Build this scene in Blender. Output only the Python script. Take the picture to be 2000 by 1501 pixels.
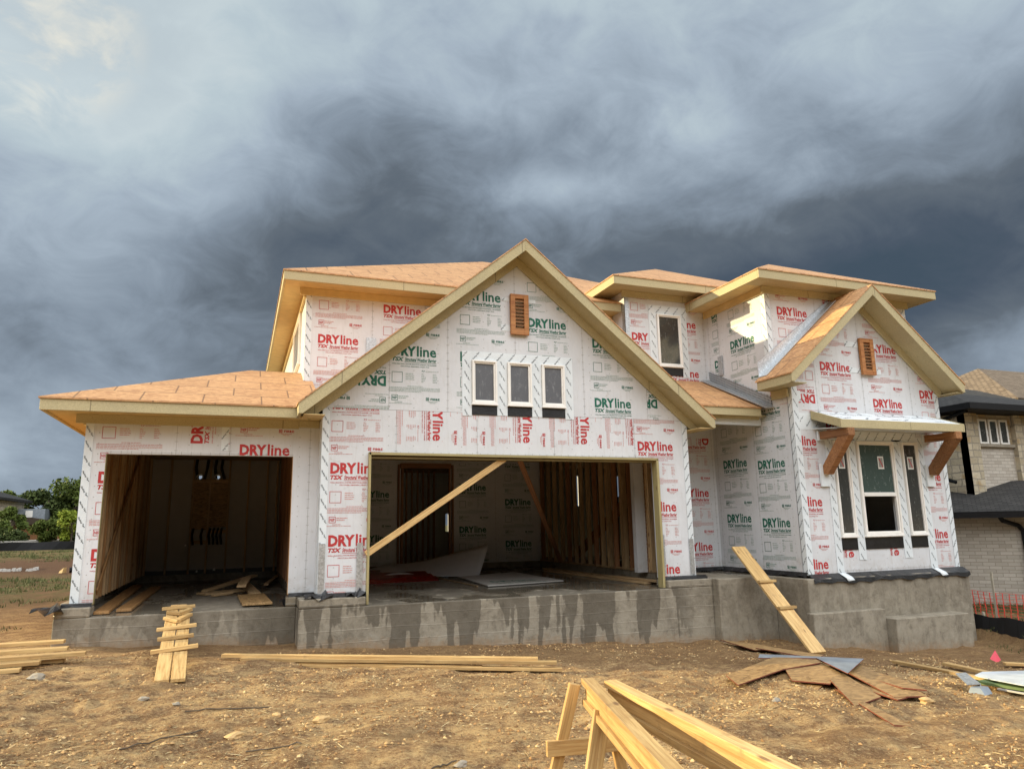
import bpy, bmesh, math, random
import numpy as np
from mathutils import Vector, Matrix, Euler

R = math.radians
scene = bpy.context.scene
for o in list(bpy.data.objects):
    bpy.data.objects.remove(o)
random.seed(7)
rng = np.random.default_rng(11)

# ------------------------------------------------------------------ camera
cd = bpy.data.cameras.new("camera")
cam = bpy.data.objects.new("camera", cd)
scene.collection.objects.link(cam)
YAW, PITCH, ROLL = R(20.8), R(11.0), R(-1.05)
fw = Vector((math.sin(YAW)*math.cos(PITCH), math.cos(YAW)*math.cos(PITCH), math.sin(PITCH)))
rt = Vector((math.cos(YAW), -math.sin(YAW), 0))
up = rt.cross(fw)
r2 = rt*math.cos(ROLL) + up*math.sin(ROLL)
u2 = -rt*math.sin(ROLL) + up*math.cos(ROLL)
M = Matrix((r2, u2, -fw)).transposed().to_4x4()
M.translation = Vector((0, 0, 0.96))
cam.matrix_world = M
cd.sensor_width = 36
cd.lens = 1395/2000*36
cd.clip_start = 0.05
cd.clip_end = 3000
scene.camera = cam

# ------------------------------------------------------------------ light
SUN_A, SUN_E = R(23.0), R(15.0)
sdir = Vector((-math.cos(SUN_A)*math.cos(SUN_E), math.sin(SUN_A)*math.cos(SUN_E), math.sin(SUN_E)))
sl = bpy.data.lights.new("sun", 'SUN')
sl.energy = 4.6
sl.angle = R(0.6)
sl.color = (1.0, 0.81, 0.46)
so = bpy.data.objects.new("sun", sl)
scene.collection.objects.link(so)
so.matrix_world = sdir.to_track_quat('Z', 'Y').to_matrix().to_4x4()

scene.view_settings.view_transform = 'Standard'
scene.view_settings.look = 'None'
scene.view_settings.exposure = 0.55
scene.view_settings.gamma = 1.0
scene.cycles.max_bounces = 8
scene.cycles.diffuse_bounces = 5

# ------------------------------------------------------------------ node helpers
class NT:
    def __init__(s, tree):
        s.t = tree; s.n = tree.nodes; s.l = tree.links
    def new(s, typ, **kw):
        n = s.n.new(typ)
        for k, v in kw.items():
            setattr(n, k, v)
        return n
    def set(s, sock, v):
        if hasattr(v, 'is_output'):
            s.l.new(v, sock)
        elif isinstance(v, (tuple, list)) and sock.type == 'RGBA' and len(v) == 3:
            sock.default_value = (*v, 1)
        else:
            sock.default_value = v
    def math(s, op, a, b=None, c=None, clamp=False):
        n = s.new('ShaderNodeMath', operation=op, use_clamp=clamp)
        s.set(n.inputs[0], a)
        if b is not None: s.set(n.inputs[1], b)
        if c is not None: s.set(n.inputs[2], c)
        return n.outputs[0]
    def vmath(s, op, a, b=None, out=0):
        n = s.new('ShaderNodeVectorMath', operation=op)
        s.set(n.inputs[0], a)
        if b is not None: s.set(n.inputs[1], b)
        return n.outputs[out]
    def noise(s, vec, scale, detail=4, rough=0.55, dist=0.0, dim='3D', col=False):
        n = s.new('ShaderNodeTexNoise', noise_dimensions=dim)
        if vec is not None: s.set(n.inputs['Vector'], vec)
        s.set(n.inputs['Scale'], scale); s.set(n.inputs['Detail'], detail)
        s.set(n.inputs['Roughness'], rough); s.set(n.inputs['Distortion'], dist)
        return n.outputs['Color' if col else 'Fac']
    def ramp(s, f, stops, interp='LINEAR'):
        n = s.new('ShaderNodeValToRGB')
        cr = n.color_ramp; cr.interpolation = interp
        while len(cr.elements) > 2: cr.elements.remove(cr.elements[-1])
        for i, (p, c) in enumerate(stops):
            e = cr.elements[i] if i < 2 else cr.elements.new(p)
            e.position = p
            e.color = (*c, 1) if isinstance(c, tuple) else (c, c, c, 1)
        s.set(n.inputs[0], f)
        return n.outputs[0]
    def mix(s, f, a, b, typ='MIX'):
        n = s.new('ShaderNodeMix', data_type='RGBA', blend_type=typ)
        s.set(n.inputs[0], f); s.set(n.inputs[6], a); s.set(n.inputs[7], b)
        return n.outputs[2]
    def mapr(s, v, a, b, c=0.0, d=1.0, smooth=False):
        n = s.new('ShaderNodeMapRange')
        if smooth: n.interpolation_type = 'SMOOTHSTEP'
        for i, x in enumerate((v, a, b, c, d)): s.set(n.inputs[i], x)
        return n.outputs[0]
    def sep(s, v):
        n = s.new('ShaderNodeSeparateXYZ'); s.set(n.inputs[0], v); return n.outputs
    def comb(s, x, y, z):
        n = s.new('ShaderNodeCombineXYZ')
        for i, q in enumerate((x, y, z)): s.set(n.inputs[i], q)
        return n.outputs[0]
    def scale(s, v, sc):
        return s.vmath('MULTIPLY', v, sc)

# ------------------------------------------------------------------ sky (storm clouds)
world = bpy.data.worlds.new("World")
scene.world = world
world.use_nodes = True
t = NT(world.node_tree)
t.n.clear()
wo = t.new('ShaderNodeOutputWorld'); bg = t.new('ShaderNodeBackground')
sky = t.new('ShaderNodeTexSky', sky_type='NISHITA')
sky.sun_disc = False
sky.sun_elevation = SUN_E
sky.sun_rotation = math.atan2(sdir.x, sdir.y)
sky.dust_density = 2.0
tc = t.new('ShaderNodeTexCoord')
d = t.vmath('NORMALIZE', tc.outputs['Generated'])
dx, dy, dz = t.sep(d)
zc = t.math('ADD', t.math('MAXIMUM', dz, 0.0), 0.48)
px = t.math('DIVIDE', dx, zc); py = t.math('DIVIDE', dy, zc)
cp = t.comb(px, py, t.math('MULTIPLY', dz, 2.0))
az = t.math('ARCTAN2', dx, dy)
big = t.noise(cp, 1.5, 6, 0.5, 0.15)
med = t.noise(t.vmath('ADD', t.scale(d, (1.0, 1.0, 1.7)), (7.3, 2.1, 0.4)), 3.9, 10, 0.56, 0.5)
fin = t.noise(t.vmath('ADD', t.scale(d, (1.0, 1.0, 1.5)), (1.3, 9.1, 3.4)), 11.0, 10, 0.60, 0.6)
# elevation profile of the storm: dark belly low, paler above
L = t.ramp(dz, [(0.0, 0.50), (0.10, 0.44), (0.20, 0.28), (0.29, 0.20), (0.38, 0.28), (0.46, 0.48), (0.54, 0.70), (0.68, 0.85)])
L = t.sep(L)[0]
# thinner cloud towards the left of the view
L = t.math('ADD', L, t.math('MULTIPLY', t.mapr(az, R(14), R(-16), 0.0, 0.46, True), t.mapr(dz, 0.24, 0.46, 0.0, 1.0, True)))
L = t.math('ADD', L, t.math('MULTIPLY', t.mapr(az, R(2), R(25), 0.0, -0.26, True), t.mapr(dz, 0.16, 0.02, 0.0, 1.0, True)))
def blob(L, a0, z0, sa, sz, amp):
    u = t.math('DIVIDE', t.math('SUBTRACT', az, R(a0)), R(sa)); v = t.math('DIVIDE', t.math('SUBTRACT', dz, z0), sz)
    u = t.math('ADD', u, t.math('MULTIPLY', t.math('SUBTRACT', med, 0.5), 2.4)); v = t.math('ADD', v, t.math('MULTIPLY', t.math('SUBTRACT', big, 0.5), 2.4))
    g = t.math('EXPONENT', t.math('MULTIPLY', t.math('ADD', t.math('MULTIPLY', u, u), t.math('MULTIPLY', v, v)), -0.7))
    return t.math('ADD', L, t.math('MULTIPLY', g, amp))
for q in ((9, 0.50, 8, 0.05, -0.16), (28, 0.52, 7, 0.045, -0.16), (3, 0.38, 9, 0.04, -0.10), (25.5, 0.445, 5, 0.022, 0.26), (36.5, 0.50, 4, 0.03, 0.24),
          (50, 0.50, 6, 0.05, 0.10), (56, 0.47, 8, 0.06, 0.06), (54, 0.39, 8, 0.05, 0.12), (-12, 0.14, 11, 0.07, 0.26), (57, 0.19, 9, 0.035, 0.26), (-13, 0.30, 9, 0.07, 0.24), (2, 0.24, 8, 0.05, 0.08), (44, 0.27, 14, 0.05, -0.14), (44, 0.42, 6, 0.03, 0.10)):
    L = blob(L, *q)
L = t.math('ADD', L, t.math('MULTIPLY', t.math('SUBTRACT', big, 0.5), 0.50))
L = t.math('ADD', L, t.math('MULTIPLY', t.math('SUBTRACT', med, 0.5), 0.48))
L = t.math('ADD', L, t.math('MULTIPLY', t.math('SUBTRACT', fin, 0.5), 0.40))
cl = t.ramp(L, [(0.0, (0.040, 0.060, 0.084)), (0.14, (0.052, 0.070, 0.096)), (0.32, (0.086, 0.106, 0.130)), (0.52, (0.168, 0.206, 0.252)),
                (0.72, (0.262, 0.315, 0.372)), (0.90, (0.345, 0.41, 0.445)), (1.0, (0.42, 0.48, 0.50))])
# sunlit cumulus break, high on the left
bd = Vector((-0.235, 0.81, 0.537)).normalized()
bp = t.vmath('DOT_PRODUCT', d, tuple(bd), out=1)
bm = t.math('MULTIPLY', t.mapr(bp, 0.9925, 0.9985, 0.0, 1.0, True), t.mapr(t.math('ADD', t.math('MULTIPLY', fin, 0.6), t.math('MULTIPLY', med, 0.4)), 0.44, 0.60, 0.0, 1.0, True))
cl = t.mix(bm, cl, (0.66, 0.64, 0.55))
# a little real sky through the thin parts
skyc = t.mix(1.0, sky.outputs[0], (0.08, 0.08, 0.08), 'MULTIPLY')
cl = t.mix(t.mapr(L, 0.8, 1.2, 0.0, 0.25, True), cl, skyc)
# unseen rear sky: brightened high to light the facade, dimmed low to darken garages
back = t.mapr(dy, 0.25, -0.45, 0.0, 1.0, True)
bright = t.ramp(t.math('ADD', t.math('MULTIPLY', med, 0.6), t.math('MULTIPLY', dz, 0.25)),
                [(0.15, (1.38, 1.42, 1.50)), (0.6, (2.30, 2.34, 2.38))])
lowb = t.mapr(dz, 0.20, 0.46, 0.0, 1.0, True)
cl = t.mix(back, cl, t.mix(lowb, (0.07, 0.075, 0.06), bright))
cl = t.mix(t.mapr(dz, -0.005, -0.05, 0.0, 1.0), cl, (0.10, 0.08, 0.05))
t.set(bg.inputs[0], cl)
bg.inputs[1].default_value = 1.0
t.l.new(bg.outputs[0], wo.inputs[0])

# ------------------------------------------------------------------ materials
MATS = {}
def mat(name):
    m = bpy.data.materials.new(name); m.use_nodes = True
    nt = NT(m.node_tree); b = nt.n['Principled BSDF']
    MATS[name] = m
    return m, nt, b
def simple(name, col, rough=0.7, metal=0.0, var=0.15, scale=6.0, bump=0.0, spec=0.5):
    m, nt, b = mat(name)
    tc = nt.new('ShaderNodeTexCoord')
    n = nt.noise(tc.outputs['Object'], scale, 5, 0.6)
    c = nt.mix(nt.mapr(n, 0.3, 0.7), tuple(x*(1-var) for x in col), tuple(min(1, x*(1+var)) for x in col))
    nt.set(b.inputs['Base Color'], c)
    nt.set(b.inputs['Roughness'], rough); nt.set(b.inputs['Metallic'], metal)
    b.inputs['Specular IOR Level'].default_value = spec
    if bump:
        bu = nt.new('ShaderNodeBump'); bu.inputs['Strength'].default_value = bump; bu.inputs['Distance'].default_value = 0.01
        nt.set(bu.inputs['Height'], nt.noise(tc.outputs['Object'], scale*6, 4, 0.6)); nt.l.new(bu.outputs[0], b.inputs['Normal'])
    return m

def wood(name, c1, c2, knots=True, rough=0.65):
    """lumber; grain runs along the object's own X axis"""
    m, nt, b = mat(name)
    tc = nt.new('ShaderNodeTexCoord'); oi = nt.new('ShaderNodeObjectInfo')
    off = nt.scale(nt.comb(oi.outputs['Random'], oi.outputs['Random'], oi.outputs['Random']), (31.0, 17.0, 23.0))
    p = nt.vmath('ADD', tc.outputs['Object'], off)
    g = nt.noise(nt.scale(p, (1.2, 26.0, 26.0)), 1.6, 7, 0.65, 0.6)
    g2 = nt.noise(nt.scale(p, (0.6, 5.0, 5.0)), 1.5, 3, 0.5)
    c = nt.mix(nt.mapr(g, 0.40, 0.60), c1, c2)
    c = nt.mix(nt.mapr(nt.noise(nt.scale(p, (0.8, 60.0, 60.0)), 1.5, 4, 0.6), 0.60, 0.70, 0.0, 0.55), c, tuple(x*0.55 for x in c1))
    c = nt.mix(nt.mapr(nt.noise(p, 7.0, 5, 0.7), 0.58, 0.72, 0.0, 0.5), c, (0.20, 0.13, 0.07))
    c = nt.mix(nt.mapr(g2, 0.35, 0.7, 0.0, 0.35), c, tuple(x*0.72 for x in c1))
    if knots:
        v = nt.new('ShaderNodeTexVoronoi'); v.inputs['Scale'].default_value = 1.0
        nt.set(v.inputs['Vector'], nt.scale(p, (2.3, 7.0, 7.0)))
        c = nt.mix(nt.mapr(v.outputs['Distance'], 0.13, 0.06, 0.0, 0.75), c, (0.12, 0.05, 0.02))
    tone = nt.mapr(oi.outputs['Random'], 0.0, 1.0, 0.74, 1.15)
    c = nt.mix(1.0, c, tone, 'MULTIPLY')
    nt.set(b.inputs['Base Color'], c); b.inputs['Roughness'].default_value = rough
    bu = nt.new('ShaderNodeBump'); bu.inputs['Strength'].default_value = 0.35; bu.inputs['Distance'].default_value = 0.004
    nt.set(bu.inputs['Height'], g); nt.l.new(bu.outputs[0], b.inputs['Normal'])
    return m

wood('lumber', (0.46, 0.275, 0.10), (0.68, 0.47, 0.20))
wood('lumber_wet', (0.30, 0.15, 0.05), (0.46, 0.26, 0.10))
wood('lumber_treated', (0.30, 0.25, 0.11), (0.40, 0.335, 0.16))
wood('stud_wood', (0.36, 0.23, 0.11), (0.55, 0.38, 0.20))
wood('stud_red', (0.26, 0.11, 0.045), (0.40, 0.20, 0.09))
wood('cedar', (0.21, 0.085, 0.028), (0.37, 0.175, 0.065), False)
wood('cedar_light', (0.40, 0.15, 0.045), (0.58, 0.27, 0.09), True)
def fascia_mat():
    m, nt, b = mat('fascia')
    tc = nt.new('ShaderNodeTexCoord'); P_ = tc.outputs['Object']; x, y, z = nt.sep(P_)
    n = nt.noise(P_, 55, 4, 0.6); n2 = nt.noise(nt.scale(P_, (1.0, 1.0, 3.0)), 1.1, 4, 0.6)
    c = nt.mix(nt.mapr(n, 0.35, 0.65), (0.41, 0.35, 0.195), (0.51, 0.44, 0.25))
    c = nt.mix(nt.mapr(n2, 0.4, 0.7, 0.0, 0.35), c, (0.34, 0.29, 0.18))
    q = nt.math('ADD', nt.math('MULTIPLY', x, 0.345), nt.math('MULTIPLY', y, 0.29))
    j = nt.mapr(nt.math('ABSOLUTE', nt.math('SUBTRACT', nt.math('FRACT', q), 0.5)), 0.0028, 0.0010)
    c = nt.mix(nt.math('MULTIPLY', j, 0.75), c, (0.10, 0.075, 0.04))
    q2 = nt.math('FRACT', nt.math('MULTIPLY', nt.math('ADD', x, y), 2.5)); q3 = nt.math('FRACT', nt.math('MULTIPLY', nt.math('ADD', z, nt.math('MULTIPLY', q, 0.03)), 9.0))
    dn = nt.math('ADD', nt.math('POWER', nt.math('MULTIPLY', nt.math('SUBTRACT', q2, .5), .4), 2.0), nt.math('POWER', nt.math('MULTIPLY', nt.math('SUBTRACT', q3, .5), .11), 2.0))
    c = nt.mix(nt.mapr(dn, 0.00005, 0.00002, 0.0, 0.6), c, (0.16, 0.12, 0.07))
    nt.set(b.inputs['Base Color'], c); b.inputs['Roughness'].default_value = 0.75
    bu = nt.new('ShaderNodeBump'); bu.inputs['Strength'].default_value = 0.25; bu.inputs['Distance'].default_value = 0.004
    nt.set(bu.inputs['Height'], n); nt.l.new(bu.outputs[0], b.inputs['Normal'])
fascia_mat()
simple('soffit', (0.56, 0.42, 0.19), 0.7, var=0.10, scale=6)
simple('tape', (0.71, 0.76, 0.78), 0.4, var=0.05, scale=7, bump=0.3)
simple('ink_black', (0.035, 0.05, 0.06), 0.7, var=0.1)
simple('ink_red', (0.46, 0.035, 0.035), 0.7, var=0.12)
simple('ink_green', (0.012, 0.13, 0.085), 0.7, var=0.12)
simple('ink_red_fine', (0.56, 0.27, 0.25), 0.7, var=0.1)
simple('ink_green_fine', (0.30, 0.39, 0.35), 0.7, var=0.1)
simple('seam', (0.30, 0.29, 0.27), 0.8, var=0.2)
simple('vinyl', (0.86, 0.84, 0.79), 0.35, var=0.03)
simple('black_film', (0.012, 0.012, 0.013), 0.35, var=0.4, scale=9, bump=0.5)
simple('black_metal', (0.005, 0.005, 0.006), 0.5, var=0.3, spec=0.25)
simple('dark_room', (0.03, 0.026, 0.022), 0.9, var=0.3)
simple('white_cap', (0.8, 0.8, 0.76), 0.4, var=0.05)
simple('cord', (0.01, 0.01, 0.01), 0.6)
simple('white_board', (0.40, 0.38, 0.345), 0.6, var=0.05)
simple('grey_sheet', (0.22, 0.25, 0.28), 0.45, var=0.25, scale=4)
simple('red_sheet', (0.20, 0.014, 0.010), 0.25, var=0.4, scale=3, bump=0.15)
simple('plastic_white', (0.60, 0.64, 0.66), 0.35, var=0.15, scale=4, bump=0.4)
simple('curl_sheet', (0.66, 0.67, 0.68), 0.4, var=0.05)
simple('green_board', (0.10, 0.15, 0.05), 0.6, var=0.2)
simple('pink_flag', (0.80, 0.10, 0.14), 0.6, var=0.1)
simple('orange_net', (0.75, 0.06, 0.04), 0.6, var=0.2)
simple('silt_black', (0.006, 0.006, 0.007), 0.8, var=0.3)
simple('stake', (0.40, 0.36, 0.28), 0.8)
simple('bark', (0.10, 0.075, 0.05), 0.9, var=0.3, scale=10)
simple('stone_base', (0.30, 0.26, 0.20), 0.9, var=0.2)

def galvanised():
    m, nt, b = mat('galvanised')
    tc = nt.new('ShaderNodeTexCoord')
    v = nt.new('ShaderNodeTexVoronoi'); v.inputs['Scale'].default_value = 45
    nt.l.new(tc.outputs['Object'], v.inputs['Vector'])
    c = nt.mix(nt.mapr(nt.sep(v.outputs['Color'])[0], 0, 1), (0.42, 0.44, 0.45), (0.62, 0.65, 0.67))
    nt.set(b.inputs['Base Color'], c); b.inputs['Metallic'].default_value = 0.75; b.inputs['Roughness'].default_value = 0.42
galvanised()

def perforated():
    m, nt, b = mat('perforated')
    tc = nt.new('ShaderNodeTexCoord'); x, y, z = nt.sep(tc.outputs['Object'])
    u = nt.math('FRACT', nt.math('DIVIDE', y, 0.034)); zz = nt.math('ADD', z, nt.math('MULTIPLY', y, -0.47)); v = nt.math('FRACT', nt.math('DIVIDE', zz, 0.05))
    f = nt.math('MULTIPLY', nt.mapr(nt.math('ABSOLUTE', nt.math('SUBTRACT', u, .5)), .16, .22), 1.0)
    f = nt.math('MAXIMUM', f, nt.mapr(nt.math('ABSOLUTE', nt.math('SUBTRACT', v, .5)), .28, .34))
    nt.set(b.inputs['Base Color'], nt.mix(f, (0.07, 0.075, 0.08), (0.40, 0.43, 0.45)))
    b.inputs['Metallic'].default_value = 0.5; b.inputs['Roughness'].default_value = 0.5
perforated()

def sheathing():
    m, nt, b = mat('sheathing')
    tc = nt.new('ShaderNodeTexCoord'); P_ = tc.outputs['Object']; x, y, z = nt.sep(P_)
    n = nt.noise(P_, 1.3, 5, 0.6)
    n2 = nt.noise(nt.scale(P_, (9, 9, 1.0)), 3.0, 4, 0.6); n3 = nt.noise(P_, 6.0, 7, 0.72, 0.5)
    c = nt.mix(nt.mapr(n, 0.3, 0.72), (0.59, 0.605, 0.62), (0.70, 0.715, 0.735))
    c = nt.mix(nt.mapr(n2, 0.54, 0.78, 0.0, 0.4), c, (0.49, 0.475, 0.445))
    c = nt.mix(nt.mapr(n3, 0.60, 0.74, 0.0, 0.5), c, (0.44, 0.41, 0.36))
    low = nt.math('MULTIPLY', nt.mapr(z, 0.35, 0.0, 0.0, 1.0), nt.mapr(n3, 0.40, 0.62))
    c = nt.mix(nt.math('MULTIPLY', low, 0.35), c, (0.36, 0.28, 0.19))
    u = nt.math('ADD', nt.math('ADD', x, y), nt.math('MULTIPLY', nt.noise(P_, 2.0, 1), 0.02))
    fu = nt.math('MULTIPLY', nt.math('SUBTRACT', nt.math('FRACT', nt.math('DIVIDE', u, 0.39)), .5), .39)
    fv = nt.math('MULTIPLY', nt.math('SUBTRACT', nt.math('FRACT', nt.math('DIVIDE', z, 0.15)), .5), .15)
    dn = nt.math('ADD', nt.math('MULTIPLY', fu, fu), nt.math('MULTIPLY', fv, fv))
    c = nt.mix(nt.mapr(dn, 0.00012, 0.00004, 0.0, 0.6), c, (0.30, 0.29, 0.27))
    nt.set(b.inputs['Base Color'], c); b.inputs['Roughness'].default_value = 0.5
    bu = nt.new('ShaderNodeBump'); bu.inputs['Strength'].default_value = 0.45; bu.inputs['Distance'].default_value = 0.03
    hh = nt.math('ADD', nt.noise(P_, 1.6, 5, 0.6), nt.math('MULTIPLY', nt.noise(nt.scale(P_, (1, 1, .4)), 6.0, 3, 0.5), 0.25))
    nt.set(bu.inputs['Height'], hh); nt.l.new(bu.outputs[0], b.inputs['Normal'])
sheathing()

def osb(name, c1, c2, seams=True, bw=0.80, rh=0.56):
    m, nt, b = mat(name)
    uv = nt.new('ShaderNodeUVMap').outputs[0] if seams else nt.new('ShaderNodeTexCoord').outputs['Object']
    s1 = nt.noise(nt.scale(uv, (9.0, 34.0, 34.0)), 1.3, 6, 0.72, 1.2)
    s2 = nt.noise(nt.scale(uv, (26.0, 11.0, 20.0)), 1.1, 5, 0.7, 1.0)
    v = nt.new('ShaderNodeTexVoronoi'); v.inputs['Scale'].default_value = 1.0
    nt.set(v.inputs['Vector'], nt.vmath('ADD', nt.scale(uv, (14.0, 42.0, 42.0)), nt.scale(nt.noise(uv, 5, 2, col=True), (3, 3, 3))))
    f = nt.math('ADD', nt.math('MULTIPLY', s1, 0.6), nt.math('MULTIPLY', nt.sep(v.outputs['Color'])[0], 0.4))
    c = nt.mix(nt.mapr(f, 0.30, 0.70), c1, c2)
    c = nt.mix(nt.mapr(s2, 0.60, 0.72, 0.0, 0.6), c, tuple(x*0.42 for x in c1))
    c = nt.mix(nt.mapr(nt.noise(uv, 0.9, 4, 0.6), 0.35, 0.7, 0.0, 0.35), c, tuple(min(1, x*1.15) for x in c2))
    if seams:
        br = nt.new('ShaderNodeTexBrick'); nt.set(br.inputs['Vector'], uv)
        br.offset = 0.5; br.inputs['Scale'].default_value = 1.0
        br.inputs['Brick Width'].default_value = bw; br.inputs['Row Height'].default_value = rh
        br.inputs['Mortar Size'].default_value = 0.011; br.inputs['Mortar Smooth'].default_value = 0.0
        br.inputs['Color1'].default_value = (0, 0, 0, 1); br.inputs['Color2'].default_value = (0.15, 0.15, 0.15, 1)
        br.inputs['Mortar'].default_value = (1, 1, 1, 1)
        bf = nt.sep(br.outputs['Color'])[0]
        c = nt.mix(nt.math('MULTIPLY', nt.mapr(bf, 0.0, 0.16), 0.22), c, tuple(x*0.8 for x in c1))
        c = nt.mix(nt.mapr(bf, 0.3, 0.9, 0.0, 0.62), c, (0.07, 0.035, 0.018))
    nt.set(b.inputs['Base Color'], c); b.inputs['Roughness'].default_value = 0.6
    bu = nt.new('ShaderNodeBump'); bu.inputs['Strength'].default_value = 0.3; bu.inputs['Distance'].default_value = 0.004
    nt.set(bu.inputs['Height'], f); nt.l.new(bu.outputs[0], b.inputs['Normal'])
osb('osb_roof', (0.34, 0.155, 0.062), (0.64, 0.37, 0.168))
osb('osb_scrap', (0.15, 0.083, 0.030), (0.40, 0.25, 0.105), False)
osb('osb_dark', (0.16, 0.07, 0.025), (0.28, 0.13, 0.05), False)
simple('osb_edge', (0.17, 0.045, 0.025), 0.8, var=0.2)

def concrete():
    m, nt, b = mat('concrete')
    tc = nt.new('ShaderNodeTexCoord'); P = tc.outputs['Object']
    x, y, z = nt.sep(P)
    n = nt.noise(P, 1.7, 6, 0.65); n2 = nt.noise(nt.scale(P, (2.5, 2.5, 9)), 2.2, 6, 0.7); n3 = nt.noise(P, 60, 3, 0.6)
    c = nt.mix(nt.mapr(n, 0.3, 0.7), (0.20, 0.170, 0.124), (0.31, 0.272, 0.205))
    c = nt.mix(nt.mapr(n2, 0.52, 0.7, 0.0, 0.4), c, (0.33, 0.30, 0.245))
    nm = nt.noise(P, 7, 8, 0.75, 0.4); c = nt.mix(nt.mapr(nm, 0.5, 0.66, 0.0, 0.65), c, (0.34, 0.305, 0.24)); c = nt.mix(nt.mapr(nm, 0.48, 0.36, 0.0, 0.6), c, (0.12, 0.10, 0.072))
    nw = nt.noise(nt.scale(P, (5, 5, 0.8)), 1.2, 5, 0.65); c = nt.mix(nt.mapr(nw, 0.55, 0.72, 0.0, 0.55), c, (0.115, 0.095, 0.07))
    # board-form lines, only on the garage stem walls (x < 7.8)
    w = nt.math('ADD', z, nt.math('MULTIPLY', nt.noise(nt.scale(P, (0.6, 0.6, 0.0)), 1.0, 2), 0.05))
    fr = nt.math('FRACT', nt.math('DIVIDE', nt.math('ADD', w, 3.0), 0.175))
    ln = nt.math('MULTIPLY', nt.mapr(nt.math('ABSOLUTE', nt.math('SUBTRACT', fr, 0.5)), 0.050, 0.018), nt.mapr(x, 7.9, 7.7))
    c = nt.mix(nt.math('MULTIPLY', ln, nt.mapr(nt.noise(P, 4, 4, 0.7), 0.40, 0.62, 0.1, 0.9)), c, (0.38, 0.34, 0.27))
    # wet runs below the slab edge
    drip = nt.noise(nt.comb(nt.math('MULTIPLY', x, 4.6), nt.math('MULTIPLY', y, 4.6), nt.math('MULTIPLY', z, 0.6)), 1.0, 2, 0.5)
    edge = nt.noise(P, 9, 3, 0.6)
    reach = nt.math('ADD', nt.math('MULTIPLY', nt.math('SUBTRACT', drip, 0.38), 3.6), nt.math('MULTIPLY', nt.math('SUBTRACT', edge, 0.5), 0.45))
    depth = nt.math('SUBTRACT', -0.14, z)
    wet = nt.math('MULTIPLY', nt.mapr(nt.math('SUBTRACT', reach, depth), -0.03, 0.06), nt.mapr(depth, -0.02, 0.0))
    msk = nt.mapr(nt.math('ADD', x, nt.math('MULTIPLY', edge, 0.4)), 0.3, 0.6, 0.45, 1.0)
    msk = nt.math('MULTIPLY', msk, nt.mapr(x, 7.0, 7.3, 1.0, 0.25))
    wet = nt.math('MULTIPLY', wet, msk)
    spl = nt.math('SUBTRACT', nt.math('ADD', z, nt.math('MULTIPLY', x, 0.056)), -0.60)
    spl = nt.math('ADD', spl, nt.math('MULTIPLY', nt.math('SUBTRACT', nt.noise(P, 11, 6, 0.75), 0.5), -0.45))
    c = nt.mix(nt.mapr(spl, 0.10, -0.10, 0.0, 0.75), c, (0.27, 0.165, 0.082))
    # wet puddles on the slabs
    flat = nt.mapr(y, 10.84, 10.9)
    flat = nt.math('MULTIPLY', flat, nt.mapr(z, -0.19, -0.175))
    pud = nt.math('MULTIPLY', nt.mapr(nt.noise(nt.scale(P, (1, 0.5, 1)), 0.9, 5, 0.6), 0.44, 0.52), flat)
    wet2 = nt.math('MAXIMUM', wet, nt.math('MULTIPLY', pud, 0.45))
    c = nt.mix(nt.math('MULTIPLY', wet2, 0.66), c, (0.062, 0.050, 0.034))
    c = nt.mix(nt.mapr(n3, 0.66, 0.75, 0.0, 0.5), c, (0.42, 0.39, 0.32))
    nt.set(b.inputs['Base Color'], c)
    nt.set(b.inputs['Roughness'], nt.mapr(pud, 0, 1, 0.85, 0.12))
    bu = nt.new('ShaderNodeBump'); bu.inputs['Strength'].default_value = 0.5; bu.inputs['Distance'].default_value = 0.012
    hh = nt.math('ADD', nt.math('MULTIPLY', nt.noise(P, 14, 6, 0.7), nt.mapr(pud, 0, 1, 1.0, 0.05)), nt.math('MULTIPLY', ln, 0.4))
    nt.set(bu.inputs['Height'], hh); nt.l.new(bu.outputs[0], b.inputs['Normal'])
concrete()

def glass(name, col, streak, rough=0.06):
    m, nt, b = mat(name)
    tc = nt.new('ShaderNodeTexCoord')
    n = nt.noise(nt.scale(tc.outputs['Object'], (3.0, 3.0, 0.8)), 3.0, 7, 0.7, 2.5)
    n2 = nt.noise(tc.outputs['Object'], 14.0, 5, 0.7, 1.0)
    f = nt.math('MULTIPLY', nt.mapr(n, 0.52, 0.60), nt.mapr(n2, 0.45, 0.65))
    nt.set(b.inputs['Base Color'], nt.mix(nt.math('MULTIPLY', f, 0.7), col, streak))  # film smudges; the streaks also paint grey reflections into the pane colour
    nt.set(b.inputs['Roughness'], nt.mapr(f, 0, 1, rough, 0.45))
    b.inputs['Specular IOR Level'].default_value = 0.8
glass('glass_film', (0.105, 0.108, 0.118), (0.28, 0.29, 0.30), 0.3)
glass('glass_dark', (0.045, 0.046, 0.044), (0.17, 0.17, 0.165), 0.10)
glass('glass_green', (0.055, 0.082, 0.074), (0.16, 0.19, 0.18), 0.12)
glass('glass_tan', (0.12, 0.085, 0.055), (0.24, 0.20, 0.15), 0.12)

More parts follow.
